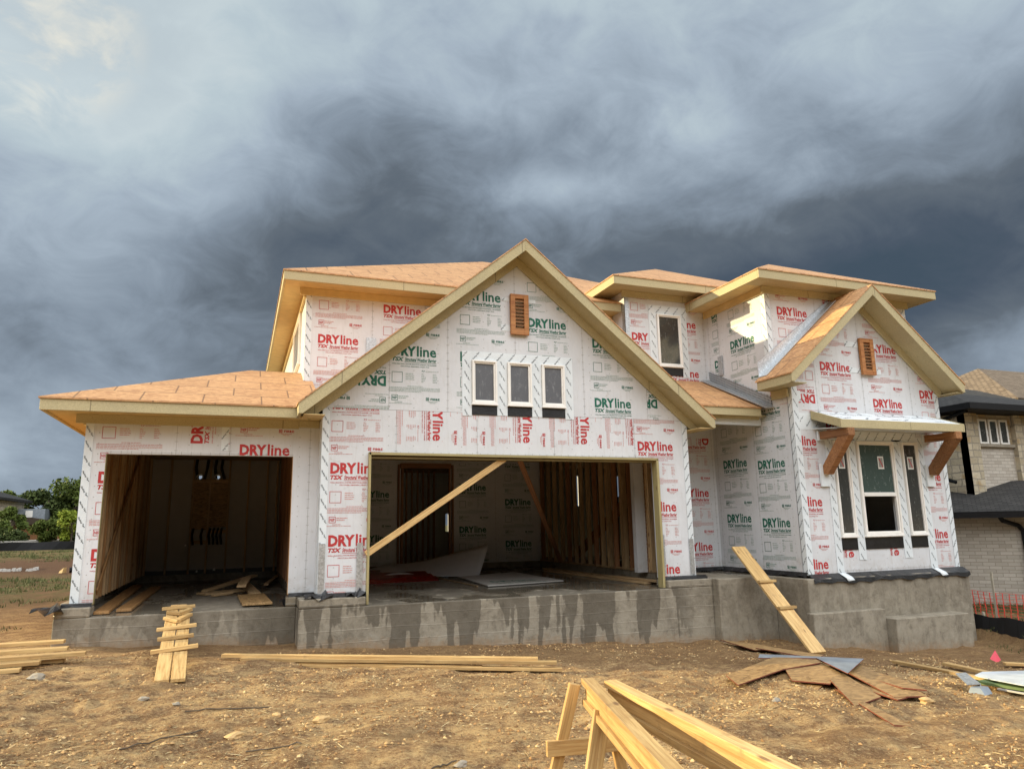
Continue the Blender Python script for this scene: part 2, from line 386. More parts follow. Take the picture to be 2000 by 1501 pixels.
def shingles(name, c1, c2, rot=False):
    m, nt, b = mat(name)
    uv = nt.new('ShaderNodeUVMap').outputs[0]
    br = nt.new('ShaderNodeTexBrick'); nt.set(br.inputs['Vector'], uv); br.offset = 0.5
    br.inputs['Scale'].default_value = 1.0; br.inputs['Brick Width'].default_value = 0.17; br.inputs['Row Height'].default_value = 0.11
    br.inputs['Mortar Size'].default_value = 0.012
    br.inputs['Color1'].default_value = (*c1, 1); br.inputs['Color2'].default_value = (*c2, 1); br.inputs['Mortar'].default_value = (c1[0]*.4, c1[1]*.4, c1[2]*.4, 1)
    nt.set(b.inputs['Base Color'], br.outputs['Color']); b.inputs['Roughness'].default_value = 0.9
    bu = nt.new('ShaderNodeBump'); bu.inputs['Strength'].default_value = 0.6; bu.inputs['Distance'].default_value = 0.02
    nt.set(bu.inputs['Height'], nt.sep(br.outputs['Color'])[0]); nt.l.new(bu.outputs[0], b.inputs['Normal'])
shingles('shingle_dark', (0.016, 0.015, 0.014), (0.042, 0.039, 0.036))
shingles('shingle_tan', (0.14, 0.10, 0.064), (0.24, 0.18, 0.12))

def brick(name, c1, c2, mortar, bw=0.2, rh=0.066):
    m, nt, b = mat(name)
    uv = nt.new('ShaderNodeUVMap').outputs[0]
    br = nt.new('ShaderNodeTexBrick'); nt.set(br.inputs['Vector'], uv); br.offset = 0.5
    br.inputs['Scale'].default_value = 1.0; br.inputs['Brick Width'].default_value = bw; br.inputs['Row Height'].default_value = rh
    br.inputs['Mortar Size'].default_value = 0.006
    br.inputs['Color1'].default_value = (*c1, 1); br.inputs['Color2'].default_value = (*c2, 1); br.inputs['Mortar'].default_value = (*mortar, 1)
    n = nt.noise(uv, 30, 4, 0.6)
    c = nt.mix(nt.mapr(n, 0.4, 0.7, 0.0, 0.25), br.outputs['Color'], mortar)
    nt.set(b.inputs['Base Color'], c); b.inputs['Roughness'].default_value = 0.9
    bu = nt.new('ShaderNodeBump'); bu.inputs['Strength'].default_value = 0.5; bu.inputs['Distance'].default_value = 0.01; bu.invert = True
    nt.set(bu.inputs['Height'], br.outputs['Fac']); nt.l.new(bu.outputs[0], b.inputs['Normal'])
brick('brick_pale', (0.42, 0.37, 0.305), (0.56, 0.51, 0.435), (0.31, 0.275, 0.225), 0.235, 0.078)

def stonewall(name, c1, c2, c3, sc=(1.0, 1.0)):
    m, nt, b = mat(name)
    uv = nt.new('ShaderNodeUVMap').outputs[0]
    p = nt.vmath('ADD', nt.scale(uv, (sc[0], sc[1], 1)), nt.scale(nt.noise(uv, 2.6*sc[0], 3, col=True), (0.16, 0.10, 0)))
    br = nt.new('ShaderNodeTexBrick'); nt.set(br.inputs['Vector'], p); br.offset = 0.37; br.offset_frequency = 2; br.squash = 0.62; br.squash_frequency = 3
    br.inputs['Scale'].default_value = 1.0; br.inputs['Brick Width'].default_value = 0.36; br.inputs['Row Height'].default_value = 0.17
    br.inputs['Mortar Size'].default_value = 0.014; br.inputs['Mortar Smooth'].default_value = 0.3
    br.inputs['Color1'].default_value = (0, 0, 0, 1); br.inputs['Color2'].default_value = (1, 1, 1, 1); br.inputs['Mortar'].default_value = (.5, .5, .5, 1)
    r = nt.sep(br.outputs['Color'])[0]
    c = nt.mix(r, c1, c2); c = nt.mix(nt.mapr(nt.noise(uv, 1.7, 2), 0.52, 0.60), c, nt.mix(r, c3, c2))
    c = nt.mix(nt.mapr(nt.noise(uv, 14, 5, 0.7), 0.35, 0.7, 0, 0.45), c, tuple(x*0.55 for x in c2))
    c = nt.mix(nt.math('MULTIPLY', br.outputs['Fac'], 0.7), c, (0.24, 0.22, 0.185))
    nt.set(b.inputs['Base Color'], c); b.inputs['Roughness'].default_value = 0.95
    bu = nt.new('ShaderNodeBump'); bu.inputs['Strength'].default_value = 0.7; bu.inputs['Distance'].default_value = 0.02; bu.invert = True
    nt.set(bu.inputs['Height'], br.outputs['Fac']); nt.l.new(bu.outputs[0], b.inputs['Normal'])
stonewall('stone_rubble', (0.58, 0.50, 0.36), (0.40, 0.34, 0.235), (0.44, 0.30, 0.14))
stonewall('stone_blocks', (0.66, 0.60, 0.48), (0.55, 0.47, 0.34), (0.40, 0.34, 0.26), (0.42, 0.42))

def leaf(name, c1, c2):
    m, nt, b = mat(name)
    g = nt.new('ShaderNodeNewGeometry')
    n = nt.noise(g.outputs['Position'], 0.9, 3, 0.6)
    r = g.outputs['Random Per Island']
    f = nt.math('ADD', nt.math('MULTIPLY', n, 0.6), nt.math('MULTIPLY', r, 0.4))
    nt.set(b.inputs['Base Color'], nt.mix(nt.mapr(f, 0.3, 0.7), c1, c2)); b.inputs['Roughness'].default_value = 0.7
    b.inputs['Specular IOR Level'].default_value = 0.2
leaf('leaf_dark', (0.030, 0.046, 0.013), (0.075, 0.10, 0.026))
leaf('leaf_mid', (0.060, 0.088, 0.018), (0.13, 0.17, 0.036))
leaf('leaf_bright', (0.14, 0.19, 0.02), (0.28, 0.33, 0.04))
leaf('grass_blade', (0.045, 0.06, 0.02), (0.13, 0.14, 0.05))

def ground_mat():
    m, nt, b = mat('dirt')
    g = nt.new('ShaderNodeNewGeometry'); P = g.outputs['Position']
    x, y, z = nt.sep(P)
    n = nt.noise(P, 0.45, 6, 0.6); n2 = nt.noise(P, 3.2, 9, 0.72, 0.3); n3 = nt.noise(P, 30, 6, 0.75); n4 = nt.noise(P, 95, 4, 0.7)
    c = nt.mix(nt.mapr(n, 0.35, 0.65), (0.26, 0.150, 0.075), (0.385, 0.24, 0.122))
    c = nt.mix(nt.mapr(n2, 0.46, 0.62, 0.0, 0.8), c, (0.64, 0.43, 0.20))
    c = nt.mix(nt.mapr(n2, 0.47, 0.36, 0.0, 0.8), c, (0.20, 0.108, 0.048))
    c = nt.mix(nt.mapr(n3, 0.53, 0.61, 0.0, 0.8), c, (0.62, 0.455, 0.225))
    c = nt.mix(nt.mapr(n3, 0.46, 0.37, 0.0, 0.8), c, (0.125, 0.068, 0.032))
    c = nt.mix(nt.mapr(n4, 0.58, 0.66, 0.0, 0.5), c, (0.66, 0.55, 0.36))
    c = nt.mix(nt.mapr(n4, 0.42, 0.34, 0.0, 0.5), c, (0.09, 0.055, 0.03))
    tr = nt.noise(nt.scale(P, (0.35, 2.6, 1.0)), 1.6, 7, 0.68, 0.4)
    c = nt.mix(nt.mapr(tr, 0.50, 0.62, 0.0, 0.5), c, (0.22, 0.125, 0.058))
    c = nt.mix(nt.mapr(tr, 0.46, 0.36, 0.0, 0.45), c, (0.60, 0.41, 0.19))
    # house shade painted into the dirt colour along the foundation, over darker moist backfill
    shade_band = nt.math('ADD', nt.math('ADD', y, nt.math('MULTIPLY', x, 0.34)), nt.math('MULTIPLY', nt.math('SUBTRACT', nt.noise(P, 1.3, 6, 0.65), 0.5), 2.2))
    c = nt.mix(nt.math('MULTIPLY', nt.mapr(shade_band, 10.2, 10.7, 0.0, 0.62), nt.mapr(x, -3.2, -2.0)), c, nt.mix(n3, (0.10, 0.055, 0.027), (0.25, 0.145, 0.068)))
    c = nt.mix(nt.mapr(y, 12.5, 19.0, 0.0, 0.85), c, (0.13, 0.070, 0.040))
    # the far lot: brown tilled bands, weeds and grass
    yy = nt.math('ADD', y, nt.math('MULTIPLY', nt.math('SUBTRACT', nt.noise(nt.scale(P, (0.25, 0.12, 1)), 1.0, 5, 0.65), 0.5), 14.0))
    band = nt.ramp(nt.mapr(yy, 12.0, 80.0), [(0.0, 0.0), (0.10, 0.15), (0.15, 0.9), (0.22, 0.75), (0.28, 0.05), (0.47, 0.05), (0.56, 0.85), (1.0, 1.0)])
    bandd = nt.ramp(nt.mapr(yy, 12.0, 80.0), [(0.0, 0.0), (0.12, 0.1), (0.24, 0.4), (0.30, 1.0), (0.48, 0.9), (0.60, 0.1)])
    far = nt.mapr(y, 13, 18)
    gn = nt.mapr(nt.noise(nt.scale(P, (1, 0.5, 1)), 1.6, 6, 0.7), 0.38, 0.58)
    grass = nt.mix(nt.mapr(n2, 0.35, 0.65), (0.040, 0.055, 0.018), (0.105, 0.115, 0.04))
    c = nt.mix(nt.math('MULTIPLY', nt.sep(bandd)[0], far), c, nt.mix(n2, (0.065, 0.032, 0.020), (0.13, 0.07, 0.042)))
    c = nt.mix(nt.math('MULTIPLY', nt.math('MULTIPLY', nt.sep(band)[0], gn), far), c, grass)
    # grass strip on the right by the neighbour
    gr = nt.math('MULTIPLY', nt.mapr(nt.math('ADD', nt.math('ADD', x, nt.math('MULTIPLY', y, 0.15)), nt.math('MULTIPLY', n2, 1.0)), 15.0, 15.6), gn)
    c = nt.mix(nt.math('MULTIPLY', gr, 0.8), c, (0.05, 0.065, 0.022))
    nt.set(b.inputs['Base Color'], c); b.inputs['Roughness'].default_value = 0.95
    b.inputs['Specular IOR Level'].default_value = 0.15
    bu = nt.new('ShaderNodeBump'); bu.inputs['Strength'].default_value = 1.0; bu.inputs['Distance'].default_value = 0.036
    nt.set(bu.inputs['Height'], nt.math('ADD', nt.math('ADD', nt.math('MULTIPLY', n3, 1.2), nt.math('MULTIPLY', n4, 0.45)), nt.math('MULTIPLY', n2, 0.9))); nt.l.new(bu.outputs[0], b.inputs['Normal'])
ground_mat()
def clod_mat():
    m, nt, b = mat('clod')
    g = nt.new('ShaderNodeNewGeometry'); r = g.outputs['Random Per Island']
    c = nt.ramp(r, [(0.0, (0.18, 0.10, 0.045)), (0.5, (0.37, 0.22, 0.10)), (0.85, (0.53, 0.355, 0.165)), (1.0, (0.60, 0.45, 0.24))])
    nt.set(b.inputs['Base Color'], c); b.inputs['Roughness'].default_value = 0.95
    b.inputs['Specular IOR Level'].default_value = 0.15
clod_mat()
def straw_mat():
    m, nt, b = mat('straw')
    g = nt.new('ShaderNodeNewGeometry'); r = g.outputs['Random Per Island']
    c = nt.ramp(r, [(0.0, (0.10, 0.06, 0.03)), (0.3, (0.35, 0.25, 0.12)), (1.0, (0.60, 0.48, 0.26))])
    nt.set(b.inputs['Base Color'], c); b.inputs['Roughness'].default_value = 0.9
straw_mat()

# ------------------------------------------------------------------ mesh / object helpers
WM = {}
class MB:
    def __init__(s): s.v = []; s.f = []; s.m = []; s.uv = {}
    def poly(s, pts, m=0, uv=None):
        i = len(s.v); s.v += [tuple(p) for p in pts]
        s.f.append(list(range(i, i+len(pts)))); s.m.append(m)
        if uv: s.uv[len(s.f)-1] = uv
    def hexa(s, c, m=0):
        """c: 8 corners, bottom 4 ccw then top 4"""
        i = len(s.v); s.v += [tuple(p) for p in c]
        for q in ((3,2,1,0),(4,5,6,7),(0,1,5,4),(1,2,6,5),(2,3,7,6),(3,0,4,7)):
            s.f.append([i+k for k in q]); s.m.append(m)
    def box(s, a, b, m=0):
        x0,y0,z0 = [min(a[k], b[k]) for k in range(3)]; x1,y1,z1 = [max(a[k], b[k]) for k in range(3)]
        s.hexa([(x0,y0,z0),(x1,y0,z0),(x1,y1,z0),(x0,y1,z0),(x0,y0,z1),(x1,y0,z1),(x1,y1,z1),(x0,y1,z1)], m)
    def prism(s, pts, ext, m=0):
        n = len(pts); pts = [Vector(p) for p in pts]; e = Vector(ext)
        nrm = Vector((0,0,0))
        for k in range(n): nrm += pts[k].cross(pts[(k+1) % n])
        if nrm.dot(e) > 0: pts = pts[::-1]
        i = len(s.v); s.v += [tuple(p) for p in pts] + [tuple(p+e) for p in pts]
        s.f.append(list(range(i, i+n))); s.m.append(m)
        s.f.append(list(range(i+2*n-1, i+n-1, -1))); s.m.append(m)
        for k in range(n):
            j = (k+1) % n
            s.f.append([i+j, i+k, i+n+k, i+n+j]); s.m.append(m)
    def cyl(s, p0, p1, r, n=8, r1=None, m=0):
        p0 = Vector(p0); p1 = Vector(p1); ax = (p1-p0).normalized(); r1 = r if r1 is None else r1
        q = ax.orthogonal().normalized(); w = ax.cross(q); i = len(s.v)
        for p, rr in ((p0, r), (p1, r1)):
            for k in range(n):
                a = 2*math.pi*k/n; s.v.append(tuple(p + (q*math.cos(a)+w*math.sin(a))*rr))
        for k in range(n):
            j = (k+1) % n; s.f.append([i+k, i+j, i+n+j, i+n+k]); s.m.append(m)
        s.f.append([i+k for k in range(n)][::-1]); s.m.append(m); s.f.append([i+n+k for k in range(n)]); s.m.append(m)
    def tube(s, pts, r, n=7, m=0):
        for a, b in zip(pts[:-1], pts[1:]): s.cyl(a, b, r, n, m=m)
    def raw(s, V, F, m=0):
        i = len(s.v); s.v += [tuple(p) for p in V]
        for f in F: s.f.append([i+k for k in f]); s.m.append(m)

def weld(me):
    b_ = bmesh.new(); b_.from_mesh(me); bmesh.ops.remove_doubles(b_, verts=b_.verts, dist=1e-5); b_.to_mesh(me); b_.free(); me.update()
def obj(name, mb, mats, parent=None, label=None, cat=None, group=None, kind=None, matrix=None, bevel=0.0, smooth=False):
    me = bpy.data.meshes.new(name)
    me.from_pydata([tuple(p) for p in mb.v], [], mb.f)
    if isinstance(mats, str): mats = [mats]
    for q in mats: me.materials.append(MATS[q])
    me.polygons.foreach_set('material_index', mb.m)
    if mb.uv:
        ul = me.uv_layers.new(name='UVMap')
        for fi, uv in mb.uv.items():
            for k, li in enumerate(me.polygons[fi].loop_indices): ul.data[li].uv = uv[k]
    me.update()
    if smooth:
        me.polygons.foreach_set('use_smooth', [True]*len(me.polygons))
    o = bpy.data.objects.new(name, me); scene.collection.objects.link(o)
    if matrix is not None: o.matrix_basis = matrix
    return fin_obj(o, parent, label, cat, group, kind, bevel)
def fin_obj(o, parent=None, label=None, cat=None, group=None, kind=None, bevel=0.0):
    WM[o.name] = o.matrix_basis.copy()
    if parent is not None:
        o.parent = parent; o.matrix_parent_inverse = WM[parent.name].inverted()
    if label: o['label'] = label
    if cat: o['category'] = cat
    if group: o['group'] = group
    if kind: o['kind'] = kind
    if bevel:
        b = o.modifiers.new('bevel', 'BEVEL'); b.width = bevel; b.segments = 1; b.limit_method = 'ANGLE'
    return o
def thing(name, label, cat, loc=(0,0,0), group=None):
    o = bpy.data.objects.new(name, None); scene.collection.objects.link(o)
    o.empty_display_size = 0.3
    o.matrix_basis = Matrix.Translation(Vector(loc))
    return fin_obj(o, None, label, cat, group)

def lumber(name, p0, p1, w, h, m='lumber', parent=None, roll=0.0, bevel=0.003, upv=None, **kw):
    """a board from p0 to p1 (centre line), w across, h thick; local X = grain"""
    p0 = Vector(p0); p1 = Vector(p1); ax = (p1-p0); L = ax.length; ax.normalize()
    ref = Vector(upv) if upv else (Vector((0,0,1)) if abs(ax.z) < 0.9 else Vector((0,1,0)))
    yv = ref.cross(ax).normalized(); zv = ax.cross(yv)
    rot = Matrix((ax, yv, zv)).transposed()
    if roll: rot = rot @ Matrix.Rotation(roll, 3, 'X')
    mx = rot.to_4x4(); mx.translation = p0
    mb = MB(); mb.box((0, -w/2, -h/2), (L, w/2, h/2))
    return obj(name, mb, m, parent, matrix=mx, bevel=bevel, **kw)

# ------------------------------------------------------------------ ground (one sheet to the horizon)
def lattice(seed, n=256):
    return np.random.default_rng(seed).random((n, n))
LAT = [lattice(s) for s in range(8)]
def vnoise(x, y, s, k=0):
    L = LAT[k % 8]; n = L.shape[0]
    x = x/s + 50.3*(k+1); y = y/s + 21.7*(k+1)
    xi = np.floor(x).astype(int); yi = np.floor(y).astype(int); fx = x-xi; fy = y-yi
    fx = fx*fx*(3-2*fx); fy = fy*fy*(3-2*fy)
    a = L[xi % n, yi % n]; b_ = L[(xi+1) % n, yi % n]; c = L[xi % n, (yi+1) % n]; e = L[(xi+1) % n, (yi+1) % n]
    return (a*(1-fx)+b_*fx)*(1-fy) + (c*(1-fx)+e*fx)*fy - 0.5
def gbase(x, y):
    x = np.asarray(x, float); y = np.asarray(y, float)
    g = np.interp(x, [-60, -6, -2, 0.8, 4, 8, 12.3, 12.75, 13.15, 60], [-0.55, -0.52, -0.56, -0.70, -0.86, -1.07, -1.34, -1.34, -0.97, -1.0])
    near = np.clip((8.5-y)/6.0, 0, 1)
    g2 = np.interp(x, [-60, -4, 2, 6, 12, 20, 60], [-0.6, -0.66, -0.76, -0.92, -1.2, -1.4, -1.4])
    g = g*(1-near) + g2*near
    f = np.clip((y-20)/20, 0, 1)
    return g*(1-f) + (-0.5)*f
def gz(x, y):
    x = np.asarray(x, float); y = np.asarray(y, float)
    z = gbase(x, y)
    r = np.hypot(x, y-6)
    amp = np.clip(1.0 - (r-25)/60, 0.15, 1.0)
    z = z + amp*(0.09*vnoise(x, y, 2.3, 0) + 0.055*vnoise(x, y, 0.83, 1) + 0.05*vnoise(x, y, 0.34, 2)*(0.4+1.2*np.clip(vnoise(x, y, 1.9, 6)+0.4, 0, 1)))
    lump = np.clip(vnoise(x, y, 1.6, 5)+0.25, 0, 1)
    near = np.clip((11.2-y)/2, 0.15, 1)
    z = z + near*(0.025*vnoise(x, y, 0.17, 3) + 0.028*vnoise(x, y, 0.085, 4))*(0.35+1.5*lump)
    z = z + 0.10*np.exp(-((x-3.2)/2.2)**2 - ((y-5.8)/1.1)**2)*0.6
    # wheel ruts running left to right across the foreground
    z = z - 0.035*np.exp(-((y-5.0-0.10*x)/0.16)**2)*np.clip((x-1)/2, 0, 1) - 0.03*np.exp(-((y-4.3-0.10*x)/0.14)**2)*np.clip((x-1)/2, 0, 1)
    return z
def axis(lo, hi, step, farlo, farhi, g=1.16):
    a = list(np.arange(lo, hi, step)); s = step; v = a[-1]
    while v < farhi: s *= g; v += s; a.append(v)
    s = step; v = a[0]; pre = []
    while v > farlo: s *= g; v -= s; pre.append(v)
    return np.array(pre[::-1] + a)
gx = axis(-3.2, 11.0, 0.03, -900, 900); gy = axis(2.0, 10.9, 0.03, -300, 1500)
GX, GY = np.meshgrid(gx, gy, indexing='ij'); GZ = gz(GX, GY)
nx, ny = len(gx), len(gy)
me = bpy.data.meshes.new('ground')
V = np.stack([GX.ravel(), GY.ravel(), GZ.ravel()], 1)
ii, jj = np.meshgrid(np.arange(nx-1), np.arange(ny-1), indexing='ij')
a = (ii*ny+jj).ravel(); F = np.stack([a, a+ny, a+ny+1, a+1], 1)
me.vertices.add(len(V)); me.vertices.foreach_set('co', V.astype(np.float32).ravel())
me.loops.add(F.size); me.loops.foreach_set('vertex_index', F.astype(np.int32).ravel())
me.polygons.add(len(F)); me.polygons.foreach_set('loop_start', np.arange(0, F.size, 4, dtype=np.int32))
me.update(calc_edges=True); me.validate()
me.polygons.foreach_set('use_smooth', np.ones(len(F), bool))
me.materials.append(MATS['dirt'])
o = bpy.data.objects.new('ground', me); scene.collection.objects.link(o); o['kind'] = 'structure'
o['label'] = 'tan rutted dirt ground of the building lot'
def G(x, y): return float(gz(x, y))

def clods(name, n, xr, yr, smin, smax, matn, label, seed, flat=0.7, power=2.9, straw=False):
    r = np.random.default_rng(seed)
    base = np.array([(1,0,0),(0,1,0),(-1,0,0),(0,-1,0),(0,0,1),(0,0,-1)], float)
    faces = [(0,1,4),(1,2,4),(2,3,4),(3,0,4),(1,0,5),(2,1,5),(3,2,5),(0,3,5)]
    V = []; F = []
    x = r.uniform(*xr, n*4); y = yr[0] + (yr[1]-yr[0])*r.random(n*4)**1.35
    dens = np.clip(vnoise(x, y, 1.1, 5)+vnoise(x, y, 0.4, 2)*0.6+0.45, 0.03, 1)
    keep = r.random(n*4) < dens
    x = x[keep][:n]; y = y[keep][:n]; z = gz(x, y)
    for k in range(len(x)):
        s = smin*(smax/smin)**(r.random()**power)
        if straw:
            a = r.uniform(0, math.pi); L = s; w = 0.0035
            c, si = math.cos(a), math.sin(a); i = len(V)
            tilt = r.uniform(-0.25, 0.25)
            for (u, v, h_) in ((-L,-w,0),(L,-w,0),(L,w,0),(-L,w,0),(0,0,w*1.6)):
                V.append((x[k]+u*c-v*si, y[k]+u*si+v*c, z[k]+0.006+h_+u*tilt+abs(u)*0.02))
            F += [(i,i+1,i+4),(i+1,i+2,i+4),(i+2,i+3,i+4),(i+3,i,i+4)]
            continue
        b = base*r.uniform(0.6, 1.25, (6, 3)) + r.normal(0, 0.16, (6, 3)); b[:, 2] *= flat
        a = r.uniform(0, 6.28); c, si = math.cos(a), math.sin(a)
        bx = b[:, 0]*c-b[:, 1]*si; by = b[:, 0]*si+b[:, 1]*c
        i = len(V)
        for q in range(6): V.append((x[k]+bx[q]*s, y[k]+by[q]*s, z[k]+b[q, 2]*s+s*0.2))
        F += [tuple(i+q for q in f) for f in faces]
    mb = MB(); mb.v = V; mb.f = [list(f) for f in F]; mb.m = [0]*len(F)
    return obj(name, mb, matn, label=label, cat=('straw' if straw else 'gravel'), kind='stuff')
clods('dirt_clods', 62000, (-3.0, 10.5), (2.3, 10.7), 0.003, 0.024, 'clod', 'crumbly tan clods and pebbles scattered over the dirt in front of the house', 3)
clods('straw', 5200, (-3.0, 9.5), (2.6, 9.5), 0.012, 0.07, 'straw', 'dry straw and wood shavings strewn on the dirt', 5, straw=True)

# ------------------------------------------------------------------ printed sheathing
def text_mesh(s, bold=0.0, res=2, shear=0.0):
    c = bpy.data.curves.new('txt', 'FONT'); c.body = s; c.size = 1.0; c.resolution_u = res; c.offset = bold; c.shear = shear
    o = bpy.data.objects.new('txt', c); scene.collection.objects.link(o)
    dg = bpy.context.evaluated_depsgraph_get(); dg.update()
    m = bpy.data.meshes.new_from_object(o.evaluated_get(dg))
    V = np.array([v.co[:2] for v in m.vertices], float); F = [tuple(p.vertices) for p in m.polygons]
    bpy.data.objects.remove(o); bpy.data.curves.remove(c); bpy.data.meshes.remove(m)
    return V, F
def fit(tm, x0, y0, x1, y1):
    V, F = tm; mn = V.min(0); mx = V.max(0)
    W = (V-mn)/(mx-mn)*np.array([x1-x0, y1-y0]) + np.array([x0, y0])
    return W, F
def rect(x0, y0, x1, y1): return np.array([(x0,y0),(x1,y0),(x1,y1),(x0,y1)], float), [(0,1,2,3)]
def frame(x0, y0, x1, y1, w):
    return [rect(x0,y0,x1,y0+w), rect(x0,y1-w,x1,y1), rect(x0,y0+w,x0+w,y1-w), rect(x1-w,y0+w,x1,y1-w)]
def fine(x0, x1, y, h, r, lo=0.012, hi=0.05):
    out = []; x = x0
    while x < x1:
        w = r.uniform(lo, hi); out.append(rect(x, y, min(x+w, x1), y+h)); x += w + 0.006
    return out
def build_unit(seed=1):
    r = random.Random(seed); bold = []; fn = []
    bold.append(fit(text_mesh('DRY', 0.048), 0.0, -0.165, 0.385, 0.0))
    bold.append(fit(text_mesh('line', 0.024), 0.398, -0.165, 0.718, 0.010))
    bold.append(rect(0.722, -0.012, 0.730, -0.004))
    bold.append(fit(text_mesh('TSX', 0.045, 1, 0.25), 0.0, -0.252, 0.19, -0.185))
    bold.append(fit(text_mesh('Structural Weather Barrier', 0.03, 1, 0.2), 0.205, -0.25, 0.72, -0.185))
    bold.append(rect(0.20, -0.266, 0.72, -0.260))
    bold.append(fit(text_mesh('WALL BRACING | WATER-RESISTIVE BARRIER | AIR BARRIER', 0.02, 1), 0.0, -0.308, 0.72, -0.286))
    bold.append(fit(text_mesh('STRUCTURAL SHEATHING | DRAFT STOP', 0.02, 1), 0.14, -0.345, 0.60, -0.323))
    bold += frame(0.0, -0.595, 0.17, -0.425, 0.007)
    for k in range(4): fn += fine(0.22, 0.37+r.uniform(-.03, .01), -0.455-0.03*k, 0.011, r)
    bold.append(fit(text_mesh('TJ', 0.01, 1, 0.3), 0.475, -0.415, 0.53, -0.385)); fn += fine(0.54, 0.74, -0.405, 0.008, r)
    for k in range(6):
        y = -0.45-0.026*k
        fn += fine(0.475, 0.475+r.uniform(.03, .08), y, 0.010, r); fn += fine(0.66, 0.66+r.uniform(.05, .085), y, 0.010, r)
    fn += fine(0.25, 0.50, -0.655, 0.010, r)
    for k in range(4): fn += fine(-0.06, 0.78-(0.3 if k == 3 else 0), -0.680-0.021*k, 0.009, r)
    bold += frame(0.0, -0.885, 0.098, -0.795, 0.007)
    bold.append(fit(text_mesh('NSP', 0.03, 1), 0.014, -0.862, 0.084, -0.818))
    fn += fine(0.108, 0.27, -0.822, 0.013, r) + fine(0.108, 0.23, -0.85, 0.013, r)
    fn += fine(0.05, 0.17, -0.912, 0.009, r) + fine(-0.07, 0.32, -0.934, 0.008, r)
    bold += frame(0.55, -0.872, 0.60, -0.822, 0.010); bold.append(rect(0.565, -0.857, 0.585, -0.84))
    bold.append(fit(text_mesh('FIBRE', 0.03, 1), 0.625, -0.866, 0.775, -0.830))
    fn += fine(0.58, 0.74, -0.892, 0.009, r) + fine(0.61, 0.71, -0.912, 0.008, r)
    def merge(parts):
        V = []; F = []; n = 0
        for v, f in parts:
            V.append(v); F += [tuple(n+i for i in q) for q in f]; n += len(v)
        return np.concatenate(V), F
    return merge(bold), merge(fn)
UNIT = build_unit()
PERIOD = 1.06
def clip_mesh(V, F, planes):
    """clip 2d mesh against half planes (p, n) keeping side n . (x-p) >= 0"""
    out = False
    for p, n in planes:
        dd = (V - np.array(p)) @ np.array(n)
        if (dd < -1e-9).all(): return None
        if (dd < 0).any(): out = True
    if not out: return V, F
    bm_ = bmesh.new(); vs = [bm_.verts.new((q[0], q[1], 0)) for q in V]
    for f in F:
        try: bm_.faces.new([vs[i] for i in f])
        except ValueError: pass
    for p, n in planes:
        bmesh.ops.bisect_plane(bm_, geom=bm_.verts[:]+bm_.edges[:]+bm_.faces[:], plane_co=(p[0], p[1], 0), plane_no=(n[0], n[1], 0), clear_inner=True, clear_outer=False, dist=1e-6)
    bm_.verts.ensure_lookup_table()
    for i, v in enumerate(bm_.verts): v.index = i
    V2 = np.array([v.co[:2] for v in bm_.verts], float); F2 = [tuple(v.index for v in f.verts) for f in bm_.faces]
    bm_.free()
    if len(F2) == 0: return None
    return V2, F2
def planes_of(poly):
    P = [np.array(p, float) for p in poly]; A = sum(P[i][0]*P[(i+1) % len(P)][1]-P[(i+1) % len(P)][0]*P[i][1] for i in range(len(P)))
    if A < 0: P = P[::-1]
    out = []
    for i in range(len(P)):
        a, b = P[i], P[(i+1) % len(P)]; e = b-a; out.append((a, np.array((-e[1], e[0]))/np.linalg.norm(e)))
    return out
def stamp(mb, plane, parts_m, planes, off=0.003):
    """plane(u, v, off) -> world point"""
    for (V, F), m in parts_m:
        c = clip_mesh(V, F, planes)
        if c is None: continue
        W, F2 = c
        mb.raw([plane(q[0], q[1], off) for q in W], F2, m)
def prints(mb, plane, poly, anchor, col, rot=0, n=(-6, 7), seam=True, off=0.003):
    """repeat the print unit down a sheet. anchor = top-left of DRY in (u, v); rot in quarter turns ccw; col 0 red 1 green"""
    pl = planes_of(poly); us = [p[0] for p in poly]; vs = [p[1] for p in poly]
    c, s = [(1,0),(0,1),(-1,0),(0,-1)][rot % 4]
    for k in range(*n):
        parts = []
        for (V, F), m in ((UNIT[0], 1 if col == 0 else 2), (UNIT[1], 4 if col == 0 else 5)):
            W = V + np.array([0, -PERIOD*k])
            W = np.stack([W[:, 0]*c - W[:, 1]*s, W[:, 0]*s + W[:, 1]*c], 1) + np.array(anchor)
            if W[:, 0].max() < min(us) or W[:, 0].min() > max(us) or W[:, 1].max() < min(vs) or W[:, 1].min() > max(vs): continue
            parts.append(((W, F), m))
        stamp(mb, plane, parts, pl, off)
def seamline(mb, plane, a, b, ticks=True, off=0.0025, w=0.004):
    a = np.array(a, float); b = np.array(b, float); L = np.linalg.norm(b-a); e = (b-a)/L; n = np.array((-e[1], e[0]))
    q = [a-n*w/2, b-n*w/2, b+n*w/2, a+n*w/2]
    mb.raw([plane(*p, off) for p in q], [(0,1,2,3)], 3)
    if ticks:
        for k in range(int(L/0.13)):
            p = a + e*(0.06+0.13*k)
            q = [p-n*.022-e*.0022, p+n*.022-e*.0022, p+n*.022+e*.0022, p-n*.022+e*.0022]
            mb.raw([plane(*x, off+0.0006) for x in q], [(0,1,2,3)], 3)
WALLM = ['sheathing', 'ink_red', 'ink_green', 'seam', 'ink_red_fine', 'ink_green_fine']
def planeY(Y):   # facing -Y, u = X, v = Z
    return lambda u, v, off=0: (u, Y-off, v)
def planeX(X, s=-1):   # facing -X, u = -Y, v = Z
    return lambda u, v, off=0: (X-off, -u, v)
TAPE = None
def tape_unit():
    V, F = text_mesh('Flashing Tape', 0.02, 1, 0.2)
    return V, F
TU = tape_unit()
